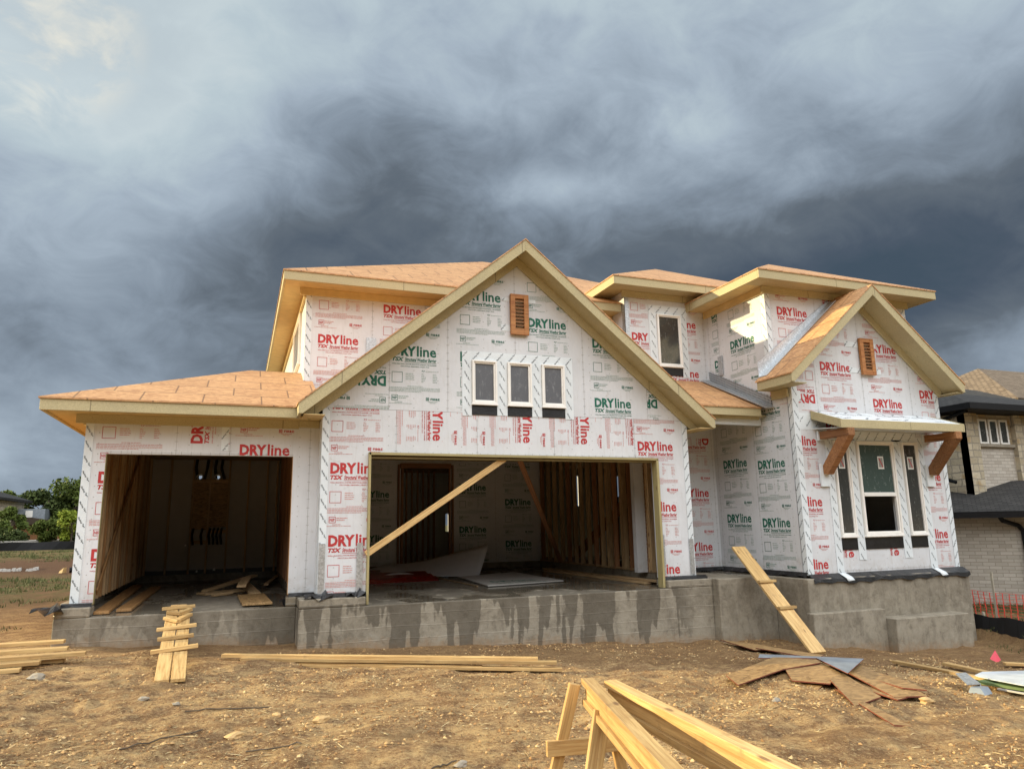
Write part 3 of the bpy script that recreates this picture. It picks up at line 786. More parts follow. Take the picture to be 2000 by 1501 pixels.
def tape(name, plane, rects, parent, off=0.008, diag=1, label=None):
    """white flashing tape strips (u0,v0,u1,v1) with diagonal lettering"""
    th = 0.004
    for (u0, v0, u1, v1, *rest) in rects:
        mb = MB()
        d_ = rest[0] if rest else diag
        c = [plane(u0,v0,off-th), plane(u1,v0,off-th), plane(u1,v1,off-th), plane(u0,v1,off-th), plane(u0,v0,off), plane(u1,v0,off), plane(u1,v1,off), plane(u0,v1,off)]
        mb.hexa(c, 0)
        pl = planes_of([(u0,v0),(u1,v0),(u1,v1),(u0,v1)])
        vert = (v1-v0) >= (u1-u0); L = (v1-v0) if vert else (u1-u0); W = (u1-u0) if vert else (v1-v0)
        a = R(-58 if vert else 50)*d_; ln = W*1.05 if vert else W*1.15; ln = min(max(ln, 0.17), 0.24)
        hgt = 0.030
        step = 0.21; k = 0
        while k*step < L + 0.1:
            t_ = k*step + 0.03
            cx_, cy_ = ((u0+u1)/2, v0+t_) if vert else (u0+t_, (v0+v1)/2)
            Wv, F = fit(TU, -ln/2, -hgt/2, ln/2, hgt/2)
            Wv = np.stack([Wv[:,0]*math.cos(a)-Wv[:,1]*math.sin(a)+cx_, Wv[:,0]*math.sin(a)+Wv[:,1]*math.cos(a)+cy_], 1)
            cc = clip_mesh(Wv, F, pl)
            if cc: mb.raw([plane(q[0], q[1], off+0.002) for q in cc[0]], cc[1], 1)
            k += 1
        o_ = obj(name, mb, ['tape', 'ink_black'], parent, label=label)
    return o_
def wallslab(mb, plane, polys, th=0.12, m=0):
    for p in polys:
        f = [Vector(plane(u, v, 0)) for u, v in p]; b = [Vector(plane(u, v, -th)) for u, v in p]
        mb.prism(f, b[0]-f[0], m)

# ------------------------------------------------------------------ THE HOUSE
HX, HY = 5.0, 14.0
house = thing('unfinished_house', 'two storey house under construction wrapped in printed white sheathing on a concrete foundation', 'house', (HX, HY, -0.9))
def P(name, mb, mats, label=None, **kw): return obj(name, mb, mats, house, label=label, **kw)

# --- foundation
mb = MB()
mb.box((-2.22, 11.30, -2.4), (0.85, 18.2, -0.17)); mb.box((-2.22, 11.30, -0.17), (-1.80, 11.62, -0.04)); mb.box((0.70, 11.30, -0.17), (0.85, 11.62, -0.04))
mb.box((-2.22, 11.62, -0.17), (-2.02, 18.0, 0.0)); mb.box((-2.02, 17.72, -0.17), (0.85, 18.0, 0.0)); mb.box((0.85, 11.62, -0.17), (1.23, 17.72, 0.0))
mb.box((0.85, 10.80, -2.4), (7.76, 18.2, -0.168)); mb.box((0.85, 10.80, -0.168), (1.78, 11.62, -0.04)); mb.box((6.87, 10.80, -0.168), (7.76, 11.18, -0.04))
mb.box((7.42, 11.18, -0.168), (7.76, 17.72, 0.0)); mb.box((1.23, 17.72, -0.168), (7.76, 18.0, 0.0))
mb.box((7.76, 10.62, -2.6), (8.95, 12.6, -0.04))
mb.box((8.95, 9.82, -3.0), (12.72, 20.0, -0.045))
mb.box((8.86, 9.66, -3.0), (10.42, 9.82, -0.58)); mb.box((10.42, 9.47, -3.0), (12.14, 9.82, -0.73)); mb.box((12.14, 9.56, -3.0), (12.30, 9.82, -0.92))
P('foundation', mb, 'concrete', bevel=0.012)

# --- left garage wall (single door), plane Y = 11.45
pY = planeY(11.45); mb = MB()
L0, L1, OL, OR, OT = -2.07, 1.11, -1.80, 0.735, 2.03
wallslab(mb, pY, [[(L0,0),(OL,0),(OL,2.62),(L0,2.62)], [(OL,OT),(OR,OT),(OR,2.62),(OL,2.62)], [(OR,0),(L1,0),(L1,2.62),(OR,2.62)]])
prints(mb, pY, [(L0,0.01),(OL-.002,0.01),(OL-.002,OT),(L0,OT)], (-1.87, 1.78), 0)
prints(mb, pY, [(L0,OT),(-0.91,OT),(-0.91,2.62),(L0,2.62)], (-1.87, 1.78), 0)
prints(mb, pY, [(-0.90,OT),(-0.18,OT),(-0.18,2.62),(-0.90,2.62)], (-0.72, 2.20), 0, rot=1, n=(0, 1))
prints(mb, pY, [(-0.17,OT),(1.05,OT),(1.05,2.62),(-0.17,2.62)], (-0.04, 2.20), 0)
for u in (-0.905, -0.175): seamline(mb, pY, (u, OT), (u, 2.55))
seamline(mb, pY, (0.98, 0.02), (0.98, 2.55)); seamline(mb, pY, (OL, OT+.02), (OR, OT+.02), True)
P('wall', mb, WALLM, 'sheathed wall around the single garage opening')
tape('corner_tape', pY, [(L0-.006, 0.0, L0+.10, 2.6)], house)
tape('flashing_tape', pY, [(-0.30, 2.10, -0.20, 2.5, -1)], house)

# --- big garage gable wall, plane Y = 10.95
pY = planeY(10.95); mb = MB()
A0, A1, DL, DR, DT, SE = 1.11, 7.53, 1.80, 6.83, 2.03, 2.73
AC, AS = 4.28, 0.826
def arf(u, t=5.50): return t - AS*abs(u-AC)
wallslab(mb, pY, [[(A0,0),(DL,0),(DL,SE),(A0,SE)], [(DL,DT),(DR,DT),(DR,SE),(DL,SE)], [(DR,0),(A1,0),(A1,SE),(DR,SE)],
                  [(A0,SE),(A1,SE),(A1,arf(A1)),(AC,5.50),(A0,arf(A0))]])
prints(mb, pY, [(A0,0.01),(DL-.002,0.01),(DL-.002,DT),(A0,DT)], (1.24, 1.90), 0)
prints(mb, pY, [(A0,DT),(2.22,DT),(2.22,SE),(A0,SE)], (1.24, 1.90), 0)
for (a, b, xx) in ((2.225, 3.54, 2.965), (3.545, 4.9, 4.50), (4.905, 6.44, 5.56)):
    prints(mb, pY, [(a,DT),(b,DT),(b,SE),(a,SE)], (xx, 2.98), 0, rot=3, n=(-1, 2))
    seamline(mb, pY, (b, DT), (b, SE))
seamline(mb, pY, (2.222, DT), (2.222, SE)); seamline(mb, pY, (A0, SE), (A1, SE), False); seamline(mb, pY, (2.23, DT+.03), (DR, DT+.03))
prints(mb, pY, [(6.445,DT),(A1,DT),(A1,SE),(6.445,SE)], (6.50, 2.34), 0); prints(mb, pY, [(DR+.002,0.01),(A1,0.01),(A1,DT),(DR+.002,DT)], (6.50, 2.34), 0)
cols = [1.11, 2.10, 3.05, 4.23, 5.49, 6.74, 7.53]
anc = [(2.40, 2.98, 2), (2.14, 3.77, 0), (3.26, 4.80, 0), (4.47, 4.42, 0), (5.69, 4.14, 0), (7.30, 2.82, 2)]
for k in range(6):
    a, b = cols[k], cols[k+1]
    poly = [(a+.002, SE+.002), (b-.002, SE+.002), (b-.002, arf(b, 5.45))] + ([(AC, 5.45)] if a < AC < b else []) + [(a+.002, arf(a, 5.45))]
    an = anc[k]; prints(mb, pY, poly, (an[0], an[1]) if an[2] == 0 else (an[0]-.35, an[1]+.12), 1, rot=an[2])
    if k: seamline(mb, pY, (a, SE), (a, arf(a, 5.4)))
P('wall', mb, WALLM, 'tall gable wall over the double garage opening')
tape('corner_tape', pY, [(A0-.006, 0.0, A0+.10, 2.72), (A1-.10, 0.0, A1+.006, 2.72, -1)], house)
# return wall of gable bay towards the left garage
mb = MB(); mb.box((A0, 11.07, 0.0), (A0+.12, 11.448, 2.7)); P('wall', mb, 'sheathing', 'narrow side wall beside the double garage')
tape('corner_tape', planeX(A0), [(-11.20, 0.0, -10.95, 2.7)], house)

# --- triple windows in gable with tape
def window(X0, X1, Z0, Z1, Y, fw_=0.055, glassm='glass_film', mid=None, face='Y', openlow=False, depth=0.05, label=None, d0=0.03):
    """vinyl window whose frame stands proud of plane; face 'Y' faces -Y"""
    pl = planeY(Y) if face == 'Y' else planeX(Y)
    mb = MB()
    def bar(a, b, c, d_, o1, o0=-0.02):
        q = [pl(a,b,o0), pl(c,b,o0), pl(c,d_,o0), pl(a,d_,o0), pl(a,b,o1), pl(c,b,o1), pl(c,d_,o1), pl(a,d_,o1)]; mb.hexa(q)
    for w_, o1 in ((fw_*0.55, depth), (fw_, depth*0.6)):
        s = 0 if w_ < fw_*0.9 else fw_*0.55
        bar(X0+s, Z0+s, X1-s, Z0+w_, o1); bar(X0+s, Z1-w_, X1-s, Z1-s, o1)
        bar(X0+s, Z0+w_, X0+w_, Z1-w_, o1); bar(X1-w_, Z0+w_, X1-s, Z1-w_, o1)
    if mid: bar(X0+fw_, mid-.035, X1-fw_, mid+.035, depth*0.8)
    bar(X0-.01, Z0-.03, X1+.01, Z0, depth+.01)
    w = P('window', mb, 'vinyl', label, bevel=0.003)
    mb2 = MB()
    def pane(z0, z1):
        mb2.hexa([pl(X0+fw_,z0,-.012), pl(X1-fw_,z0,-.012), pl(X1-fw_,z1,-.012), pl(X0+fw_,z1,-.012), pl(X0+fw_,z0,.006), pl(X1-fw_,z0,.006), pl(X1-fw_,z1,.006), pl(X0+fw_,z1,.006)])
    if openlow: pane(mid+.035, Z1-fw_)
    else: pane(Z0+fw_, Z1-fw_)
    obj('pane', mb2, glassm, w)
    return w
Y = 10.95
for (a, b) in ((3.455, 3.885), (4.075, 4.505), (4.695, 5.115)):
    window(a, b, 2.89, 3.61, Y)
    mb = MB(); mb.box((a, Y-.014, 2.70), (b, Y-.002, 2.86)); P('sill_flashing', mb, 'black_film')
tape('flashing_tape', planeY(Y), [(3.29, 3.61, 5.28, 3.76), (3.29, 2.68, 3.45, 3.61), (3.89, 2.70, 4.07, 3.61), (4.51, 2.70, 4.69, 3.61), (5.12, 2.68, 5.28, 3.61)], house)

# --- cedar louvred vents
def vent(xc, z0, z1, Y, w=0.33, m='cedar_light'):
    mb = MB(); y0, y1 = Y-.075, Y-.02; f = .085
    mb.box((xc-w/2, y0, z0), (xc-w/2+f, y1, z1)); mb.box((xc+w/2-f, y0, z0), (xc+w/2, y1, z1))
    mb.box((xc-w/2+f, y0+.003, z0), (xc+w/2-f, y1, z0+f)); mb.box((xc-w/2+f, y0+.003, z1-f*0.9), (xc+w/2-f, y1, z1))
    v = P('louvre_vent', mb, m, bevel=0.003)
    n = 9
    for k in range(n):
        zc_ = z0+f+(z1-z0-1.9*f)*(k+.5)/n
        s = MB(); s.hexa([(xc-w/2+f,y0+.008,zc_-.028),(xc+w/2-f,y0+.008,zc_-.028),(xc+w/2-f,y1,zc_+.01),(xc-w/2+f,y1,zc_+.01),
                          (xc-w/2+f,y0+.008,zc_-.012),(xc+w/2-f,y0+.008,zc_-.012),(xc+w/2-f,y1,zc_+.026),(xc-w/2+f,y1,zc_+.026)])
        obj('slat', s, 'cedar', v)
vent(4.30, 4.09, 4.80, 10.95); vent(10.93, 3.57, 4.27, 9.95)
tape('vent_tape', planeY(10.95), [(4.00, 4.68, 4.62, 4.74), (3.98, 4.15, 4.45, 4.26)], house, off=0.006)
tape('vent_tape', planeY(9.95), [(10.45, 4.10, 11.22, 4.20), (10.50, 3.60, 11.28, 3.70)], house, off=0.006)

# --- metal hold-down straps
for (x, z0, z1, y) in ((1.155, 0.0, 0.72, 10.95), (1.70, 0.02, 0.72, 10.95), (6.885, 0.06, 0.72, 10.95), (7.47, 0.04, 0.64, 10.95)):
    mb = MB(); mb.box((x-.045, y-.020, z0), (x+.045, y-.014, z1))
    for k in range(14):
        zz = z0+.05+k*(z1-z0-.1)/13; xx = x+(.02 if k % 2 else -.02)
        mb.cyl((xx, y-.024, zz), (xx, y-.019, zz), .007, 6)
    P('metal_strap', mb, 'galvanised')

# --- opening trims
lumber('opening_trim', (1.815, 10.92, -0.16), (1.815, 10.92, 2.06), 0.10, 0.035, 'lumber_treated', house, upv=(1,0,0))
lumber('opening_trim', (6.84, 10.95, -0.16), (6.84, 10.95, 2.02), 0.16, 0.045, 'lumber_treated', house, upv=(1,0,0))
lumber('opening_trim', (1.80, 10.925, 2.04), (6.86, 10.925, 2.02), 0.11, 0.04, 'lumber_treated', house)
lumber('opening_trim', (1.83, 11.0, 1.985), (6.82, 11.0, 1.985), 0.14, 0.03, 'lumber_treated', house)
lumber('opening_trim', (-1.81, 11.50, -0.02), (-1.81, 11.50, 2.03), 0.09, 0.035, 'lumber_treated', house, upv=(1,0,0))
lumber('opening_trim', (0.745, 11.50, -0.02), (0.745, 11.50, 2.03), 0.09, 0.035, 'lumber_wet', house, upv=(1,0,0))

# --- bay wall, plane Y = 9.95
pY = planeY(9.95); mb = MB(); B0, B1 = 9.10, 12.67
BC, BS = 10.80, 0.865
def brf(u, t=5.02): return t - BS*abs(u-BC)
W3 = [(9.90, 10.25), (10.44, 11.33), (11.54, 11.94)]; WZ0, WZ1 = 0.64, 2.32
xs = [B0] + [q for w in W3 for q in w] + [B1]
wallslab(mb, pY, [[(B0,0),(B1,0),(B1,WZ0),(B0,WZ0)]] + [[(xs[k],WZ0),(xs[k+1],WZ0),(xs[k+1],WZ1),(xs[k],WZ1)] for k in (0,2,4,6)] +
         [[(B0,WZ1),(B1,WZ1),(B1,brf(B1)),(BC,5.02),(B0,brf(B0))]])
prints(mb, pY, [(B0,0.01),(9.80,0.01),(9.80,2.75),(B0,2.75)], (8.83, 2.38), 0)
prints(mb, pY, [(9.20,2.76),(9.66,2.76),(9.66,brf(9.66,4.9)),(9.2,brf(9.2,4.9))], (9.62, 2.98), 0, rot=2)
for (a, b, an) in ((9.67, 10.78, (9.81, 3.77)), (10.785, 11.965, (11.00, 3.13)), (11.97, 12.66, (12.21, 3.35))):
    poly = [(a,2.42),(b,2.42),(b,brf(b,4.95))] + ([(BC,4.95)] if a < BC < b else []) + [(a,brf(a,4.95))]
    prints(mb, pY, poly, an, 0); seamline(mb, pY, (a, 2.42), (a, brf(a, 4.9)))
prints(mb, pY, [(12.0,0.01),(12.6,0.01),(12.6,2.40),(12.0,2.40)], (11.76, 1.77), 0)
for (a, b, xx) in ((9.9, 11.0, 10.19), (11.0, 12.0, 11.25)):
    prints(mb, pY, [(a,0.03),(b,0.03),(b,0.60),(a,0.60)], (xx, 0.985), 0, rot=3, n=(0, 1))
seamline(mb, pY, (9.9, 0.05), (12.1, 0.05))
P('wall', mb, WALLM, 'projecting bay wall with three windows and a gable top')
tape('flashing_tape', pY, [(9.74, -0.02, 9.89, 2.42), (10.26, 0.22, 10.43, 2.36), (11.34, 0.22, 11.53, 2.36), (11.95, -0.02, 12.12, 2.42), (9.89, 2.33, 11.95, 2.50)], house)
tape('corner_tape', pY, [(B0-.006, 0.0, B0+.12, 3.38), (B1-.10, 0.0, B1+.006, 3.3, -1)], house)
tape('flashing_tape', pY, [(9.2, 2.50, 9.62, 2.80), (9.1, 3.0, 9.3, 3.2)], house, off=0.005)
for i_, (a, b) in enumerate(W3):
    if i_ == 1: window(a, b, WZ0, WZ1, 9.95, 0.065, 'glass_green', mid=1.36, openlow=True, label='double hung window with its lower sash open')
    else: window(a, b, WZ0, WZ1, 9.95, 0.05, 'glass_dark' if i_ == 0 else 'glass_dark')
    mb = MB(); mb.box((a, 9.935, 0.40), (b, 9.948, 0.595)); P('sill_flashing', mb, 'black_film')
    # glazing sticker
    xc = (a+b)/2 + (0.12 if i_ == 1 else 0); s = MB(); s.box((xc-.07, 9.9395, 1.82), (xc+.07, 9.9415, 2.05), 0); s.box((xc-.05, 9.937, 1.845), (xc+.05, 9.9392, 2.025), 1)
    s.prism([(xc-.05, 9.936, 2.02), (xc-.03, 9.936, 2.02), (xc+.05, 9.936, 1.85), (xc+.03, 9.936, 1.85)], (0, 0.0008, 0), 2)
    P('glazing_sticker', s, ['white_cap', 'seam', 'ink_red'])
# curled tape tails over the base flashing
for x in (9.74, 11.95):
    mb = MB(); n = 8; prev = None
    for k in range(n+1):
        a = k/n; y = 9.925-0.135*min(1, a*1.8)-.02*a**3; z = 0.02-0.13*a; xx = x+0.045*a*a
        cur = [(xx, y, z), (xx+.145, y, z+.015*a)]
        if prev: mb.poly([prev[0], prev[1], cur[1], cur[0]])
        prev = cur
    o = P('tape_tail', mb, 'tape', smooth=True); weld(o.data); so_ = o.modifiers.new('s', 'SOLIDIFY'); so_.thickness = 0.003
# base flashing, black
def base_flash(a, b, y, z0=-0.10, z1=0.035, axis_='x', out=.05):
    mb = MB(); n = max(2, int(abs(b-a)/0.12))
    for k in range(n):
        s0 = a+(b-a)*k/n; s1 = a+(b-a)*(k+1)/n
        w0 = 0.018*math.sin(k*1.7)+0.012*math.sin(k*.6); w1 = 0.018*math.sin((k+1)*1.7)+0.012*math.sin((k+1)*.6)
        if axis_ == 'x':
            mb.poly([(s0,y-.012,z1),(s0,y-out-abs(w0),z0+.06+w0*.3),(s1,y-out-abs(w1),z0+.06+w1*.3),(s1,y-.012,z1)]); mb.poly([(s0,y-out-abs(w0),z0+.06+w0*.3),(s0,y-out-.01-abs(w0),z0+w0),(s1,y-out-.01-abs(w1),z0+w1),(s1,y-out-abs(w1),z0+.06+w1*.3)])
        else:
            mb.poly([(y-.012,s0,z1),(y-.05-abs(w0),s0,z0+w0),(y-.05-abs(w1),s1,z0+w1),(y-.012,s1,z1)])
    o = P('base_flashing', mb, 'black_film'); weld(o.data); so_ = o.modifiers.new('s', 'SOLIDIFY'); so_.thickness = 0.004
base_flash(9.08, 12.74, 9.95, -0.125, 0.02, out=.14); base_flash(-2.16, -1.80, 11.45, -0.055, 0.01); base_flash(0.74, 1.10, 11.45, -0.055, 0.01)
base_flash(1.02, 1.80, 10.95, -0.07, 0.02); base_flash(6.86, 7.72, 10.95, -0.06, 0.02); base_flash(7.6, 9.05, 12.28, -0.02, 0.05)
base_flash(9.95, 12.28, 9.1, -0.03, 0.05, 'y')
# loose crumpled flaps
def flap(x, y, z, dx, dy, lab=None):
    mb = MB(); pts = {}
    for i_ in range(5):
        for j_ in range(4):
            pts[i_, j_] = (x+dx*i_/4, y+dy*j_/3, z+0.05*math.sin(i_*2.1+j_)+0.03*j_*(i_ % 2))
    for i_ in range(4):
        for j_ in range(3): mb.poly([pts[i_,j_], pts[i_+1,j_], pts[i_+1,j_+1], pts[i_,j_+1]])
    o = P('base_flashing', mb, 'black_film'); weld(o.data); so_ = o.modifiers.new('s', 'SOLIDIFY'); so_.thickness = 0.004
flap(-2.45, 11.1, -0.06, 0.35, 0.30); flap(0.92, 10.78, -0.03, 0.40, 0.22); flap(1.5, 10.80, -0.02, 0.28, 0.15); flap(0.62, 11.35, -0.12, 0.12, 0.2)

# --- bay / tall side wall, plane X = 9.10, seen from the left
pX = planeX(9.10); mb = MB(); ZT = 5.32
wallslab(mb, pX, [[(-12.30,0),(-9.95,0),(-9.95,3.40),(-12.30,3.40)], [(-12.30,3.40),(-10.43,3.40),(-10.43,ZT),(-12.30,ZT)]])
prints(mb, pX, [(-12.29,0.05),(-11.06,0.05),(-11.06,3.0),(-12.29,3.0)], (-12.02, 2.12), 1)
prints(mb, pX, [(-12.29,3.0),(-11.88,3.0),(-11.88,ZT),(-12.29,ZT)], (-12.06, 5.25), 1)
prints(mb, pX, [(-11.87,3.0),(-10.56,3.0),(-10.56,ZT),(-11.87,ZT)], (-11.52, 4.47), 1)
prints(mb, pX, [(-11.05,0.05),(-10.06,0.05),(-10.06,2.95),(-11.05,2.95)], (-10.99, 2.03), 1)
prints(mb, pX, [(-10.5,2.97),(-10.05,2.97),(-10.05,3.38),(-10.5,3.38)], (-9.95, 3.12), 0, rot=2)
for u in (-11.055,): seamline(mb, pX, (u, 0.05), (u, 3.0))
seamline(mb, pX, (-11.875, 3.0), (-11.875, ZT)); seamline(mb, pX, (-12.2, 0.05), (-12.2, 5.3))
P('wall', mb, WALLM, 'tall side wall beside the recessed entry with green printing')
tape('corner_tape', pX, [(-10.05, 0.0, -9.945, 3.38, -1), (-10.54, 3.42, -10.424, ZT)], house)

# --- recessed entry wall and dormer wall, plane Y = 12.30
pY = planeY(12.30); mb = MB()
wallslab(mb, pY, [[(7.17,0),(9.10,0),(9.10,5.62),(7.17,5.62)]])
prints(mb, pY, [(7.6,0.05),(9.05,0.05),(9.05,2.45),(7.6,2.45)], (8.18, 1.58), 0)
prints(mb, pY, [(8.3,2.46),(9.08,2.46),(9.08,3.0),(8.3,3.0)], (8.98, 2.6), 0, rot=3, n=(0, 1))
prints(mb, pY, [(7.18,3.2),(7.70,3.2),(7.70,5.62),(7.18,5.62)], (7.30, 4.74), 0)
prints(mb, pY, [(7.71,5.35),(8.3,5.35),(8.3,5.62),(7.71,5.62)], (7.75, 5.65), 0, rot=1, n=(0, 2))
prints(mb, pY, [(8.62,3.78),(9.06,3.78),(9.06,5.3),(8.62,5.3)], (8.14, 5.09), 0)
prints(mb, pY, [(7.71,3.6),(8.6,3.6),(8.6,3.98),(7.71,3.98)], (8.14, 4.03), 0)
seamline(mb, pY, (9.04, 0.05), (9.04, 5.5))
P('wall', mb, WALLM, 'recessed entry wall rising into the dormer')
window(7.90, 8.465, 4.08, 5.17, 12.30, 0.05, 'glass_dark', label='tall narrow dormer window')
mb = MB(); mb.box((7.90, 12.284, 3.88), (8.465, 12.296, 4.04)); P('sill_flashing', mb, 'black_film')
tape('flashing_tape', planeY(12.30), [(7.72, 5.18, 8.65, 5.36), (7.72, 3.86, 7.89, 5.18), (8.475, 3.86, 8.63, 5.18)], house)
mb = MB(); mb.box((7.17, 12.42, 3.0), (7.29, 15.5, 5.62)); P('wall', mb, 'sheathing', 'shaded side wall of the dormer')
mb = MB(); mb.box((7.155, 12.285, 3.3), (7.25, 12.292, 5.6)); mb.box((7.155, 12.285, 3.3), (7.162, 12.40, 5.6)); P('corner_flashing', mb, 'galvanised')

# --- box front wall above the bay, plane Y = 10.43
pY = planeY(10.43); mb = MB()
wallslab(mb, pY, [[(9.10,3.3),(12.67,3.3),(12.67,ZT),(9.10,ZT)]])
prints(mb, pY, [(9.22,3.32),(10.28,3.32),(10.28,ZT),(9.22,ZT)], (9.37, 4.92), 0)
prints(mb, pY, [(10.29,3.32),(11.5,3.32),(11.5,ZT),(10.29,ZT)], (10.5, 5.3), 0)
prints(mb, pY, [(11.51,3.32),(12.55,3.32),(12.55,ZT),(11.51,ZT)], (11.7, 5.6), 0)
seamline(mb, pY, (10.285, 3.3), (10.285, ZT))
P('wall', mb, WALLM, 'upper front wall behind the bay gable')
tape('corner_tape', pY, [(9.094, 3.42, 9.21, ZT), (12.57, 3.42, 12.676, ZT, -1)], house)

# --- second floor left front wall, plane Y = 12.86
pY = planeY(12.86); mb = MB()
wallslab(mb, pY, [[(0.95,2.9),(7.17,2.9),(7.17,5.30),(0.95,5.30)]])
prints(mb, pY, [(1.05,3.4),(2.13,3.4),(2.13,5.3),(1.05,5.3)], (1.17, 4.37), 0)
prints(mb, pY, [(2.14,3.4),(3.4,3.4),(3.4,5.3),(2.14,5.3)], (2.34, 5.03), 0)
prints(mb, pY, [(6.2,3.4),(7.1,3.4),(7.1,5.3),(6.2,5.3)], (6.3, 4.6), 1)
seamline(mb, pY, (2.135, 3.4), (2.135, 5.3))
P('wall', mb, WALLM, 'upper left front wall with red printing')
tape('corner_tape', pY, [(0.944, 3.4, 1.05, 5.3)], house)
mb = MB(); mb.box((2.03, 12.838, 4.02), (2.21, 12.855, 4.36)); P('metal_plate', mb, 'galvanised'); mb = MB(); mb.box((3.14, 12.838, 5.02), (3.4, 12.855, 5.2)); P('metal_plate', mb, 'galvanised')
mb = MB(); mb.box((0.95, 12.98, 2.9), (1.07, 22.0, 5.3)); P('wall', mb, 'sheathing', 'sunlit upper left side wall')
window(-15.6, -13.9, 4.05, 5.05, 0.95, 0.07, 'glass_film', face='X')
tape('corner_tape', planeX(0.95), [(-13.0, 3.4, -12.86, 5.25)], house)

# --- remaining shell (closes the house)
mb = MB(); mb.box((-2.07, 11.57, 0.0), (-1.95, 18.2, 2.6)); P('wall', mb, 'lumber_wet', 'outer left wall of the garage')
mb = MB(); mb.box((12.55, 10.07, 0.0), (12.67, 22.0, 3.38)); mb.box((12.55, 10.55, 3.38), (12.67, 22.0, 5.3)); P('wall', mb, 'sheathing', 'far right side wall')
mb = MB(); 
xs_ = [0.95, 6.05, 6.16, 10.45, 10.72, 12.05, 12.3, 12.67]
for k in range(7):
    zz_ = {1: (.75, 1.3), 3: (1.5, 2.5), 5: (1.8, 2.5)}.get(k)
    if zz_: mb.box((xs_[k], 22.0, -.2), (xs_[k+1], 22.12, zz_[0])); mb.box((xs_[k], 22.0, zz_[1]), (xs_[k+1], 22.12, 5.3))
    else: mb.box((xs_[k], 22.0, -.2), (xs_[k+1], 22.12, 5.3))
P('wall', mb, 'sheathing', 'rear wall'); mb = MB(); mb.box((-2.07, 18.2, -0.2), (0.95, 18.3, 1.85)); P('wall', mb, 'sheathing', 'low rear wall of the single garage')
mb = MB(); mb.box((0.95, 18.3, -0.2), (1.07, 22.0, 2.9)); P('wall', mb, 'sheathing', 'rear left side wall')
mb = MB(); mb.box((-1.95, 11.57, 2.50), (1.11, 18.2, 2.56)); mb.box((1.11, 11.07, 2.56), (7.55, 22.0, 2.62)); mb.box((7.55, 12.42, 2.60), (9.22, 22.0, 2.66)); mb.box((9.22, 10.07, 2.75), (12.55, 22.0, 2.81))
P('ceiling', mb, 'stud_wood')
mb = MB(); mb.box((7.76, 12.42, -0.2), (8.95, 22.0, -0.06)); mb.box((0.95, 18.2, -0.3), (8.95, 22.0, -0.18)); P('subfloor', mb, 'osb_dark')
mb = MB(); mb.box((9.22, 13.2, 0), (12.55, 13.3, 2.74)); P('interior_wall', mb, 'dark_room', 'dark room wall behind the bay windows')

# --- interior of garages
def back_wall():
    pY = planeY(17.70); mb = MB()
    hx = [(-0.905, -0.815), (-0.535, -0.445)]; wallslab(mb, pY, [[(-1.95,0),(1.17,0),(1.17,2.065),(-1.95,2.065)], [(-1.95,2.155),(1.17,2.155),(1.17,2.5),(-1.95,2.5)], [(-1.95,2.065),(hx[0][0],2.065),(hx[0][0],2.155),(-1.95,2.155)], [(hx[0][1],2.065),(hx[1][0],2.065),(hx[1][0],2.155),(hx[0][1],2.155)], [(hx[1][1],2.065),(1.17,2.065),(1.17,2.155),(hx[1][1],2.155)]]); P('interior_wall', mb, 'white_board', 'pale back wall of the single garage', )
    mb = MB(); wallslab(mb, pY, [[(1.23,0),(3.72,0),(3.72,2.56),(1.23,2.56)], [(5.0,0),(7.5,0),(7.5,2.56),(5.0,2.56)], [(3.72,2.40),(5.0,2.40),(5.0,2.56),(3.72,2.56)]])
    prints(mb, pY, [(1.25,0.05),(3.70,0.05),(3.70,2.5),(1.25,2.5)], (2.72, 1.80), 1)
    prints(mb, pY, [(5.02,0.05),(6.2,0.05),(6.2,2.5),(5.02,2.5)], (5.23, 1.97), 1); prints(mb, pY, [(6.21,0.05),(7.3,0.05),(7.3,2.5),(6.21,2.5)], (6.47, 1.59), 1)
    seamline(mb, pY, (6.205, 0.0), (6.205, 2.5))
    P('interior_wall', mb, WALLM, 'back wall of the double garage with green printing')
back_wall()
ST = 'stud_wood'
def stud(x, y, z0=0.0, z1=2.5, w=0.085, t_=0.04, m=ST, ax='x'):
    upv = (0,1,0) if ax == 'x' else (1,0,0)
    return lumber('stud', (x, y, z0), (x, y, z1), t_, w, m, house, upv=upv, bevel=0)
for x in (-1.86, -1.45, -0.99, -0.64, -0.24, 0.17, 0.58, 0.80): stud(x, 17.64, 0, 2.5)
for k, y in enumerate(np.arange(11.72, 17.6, 0.27)): stud(-1.905, float(y), 0.0, 2.5, ax='y', m='stud_wood' if k % 3 else 'lumber_wet', t_=.045)
lumber('brace', (-1.845, 12.0, 0.1), (-1.845, 15.6, 2.45), 0.09, 0.02, 'lumber_wet', house, upv=(1,0,0))
for y in np.arange(12.0, 17.6, 0.36): stud(0.90, float(y), 0.0, 2.5, ax='y', m='stud_red')
mb = MB(); mb.box((0.95, 11.62, 0), (1.17, 17.7, 2.5)); P('interior_wall', mb, 'osb_dark', 'partition between the garages')
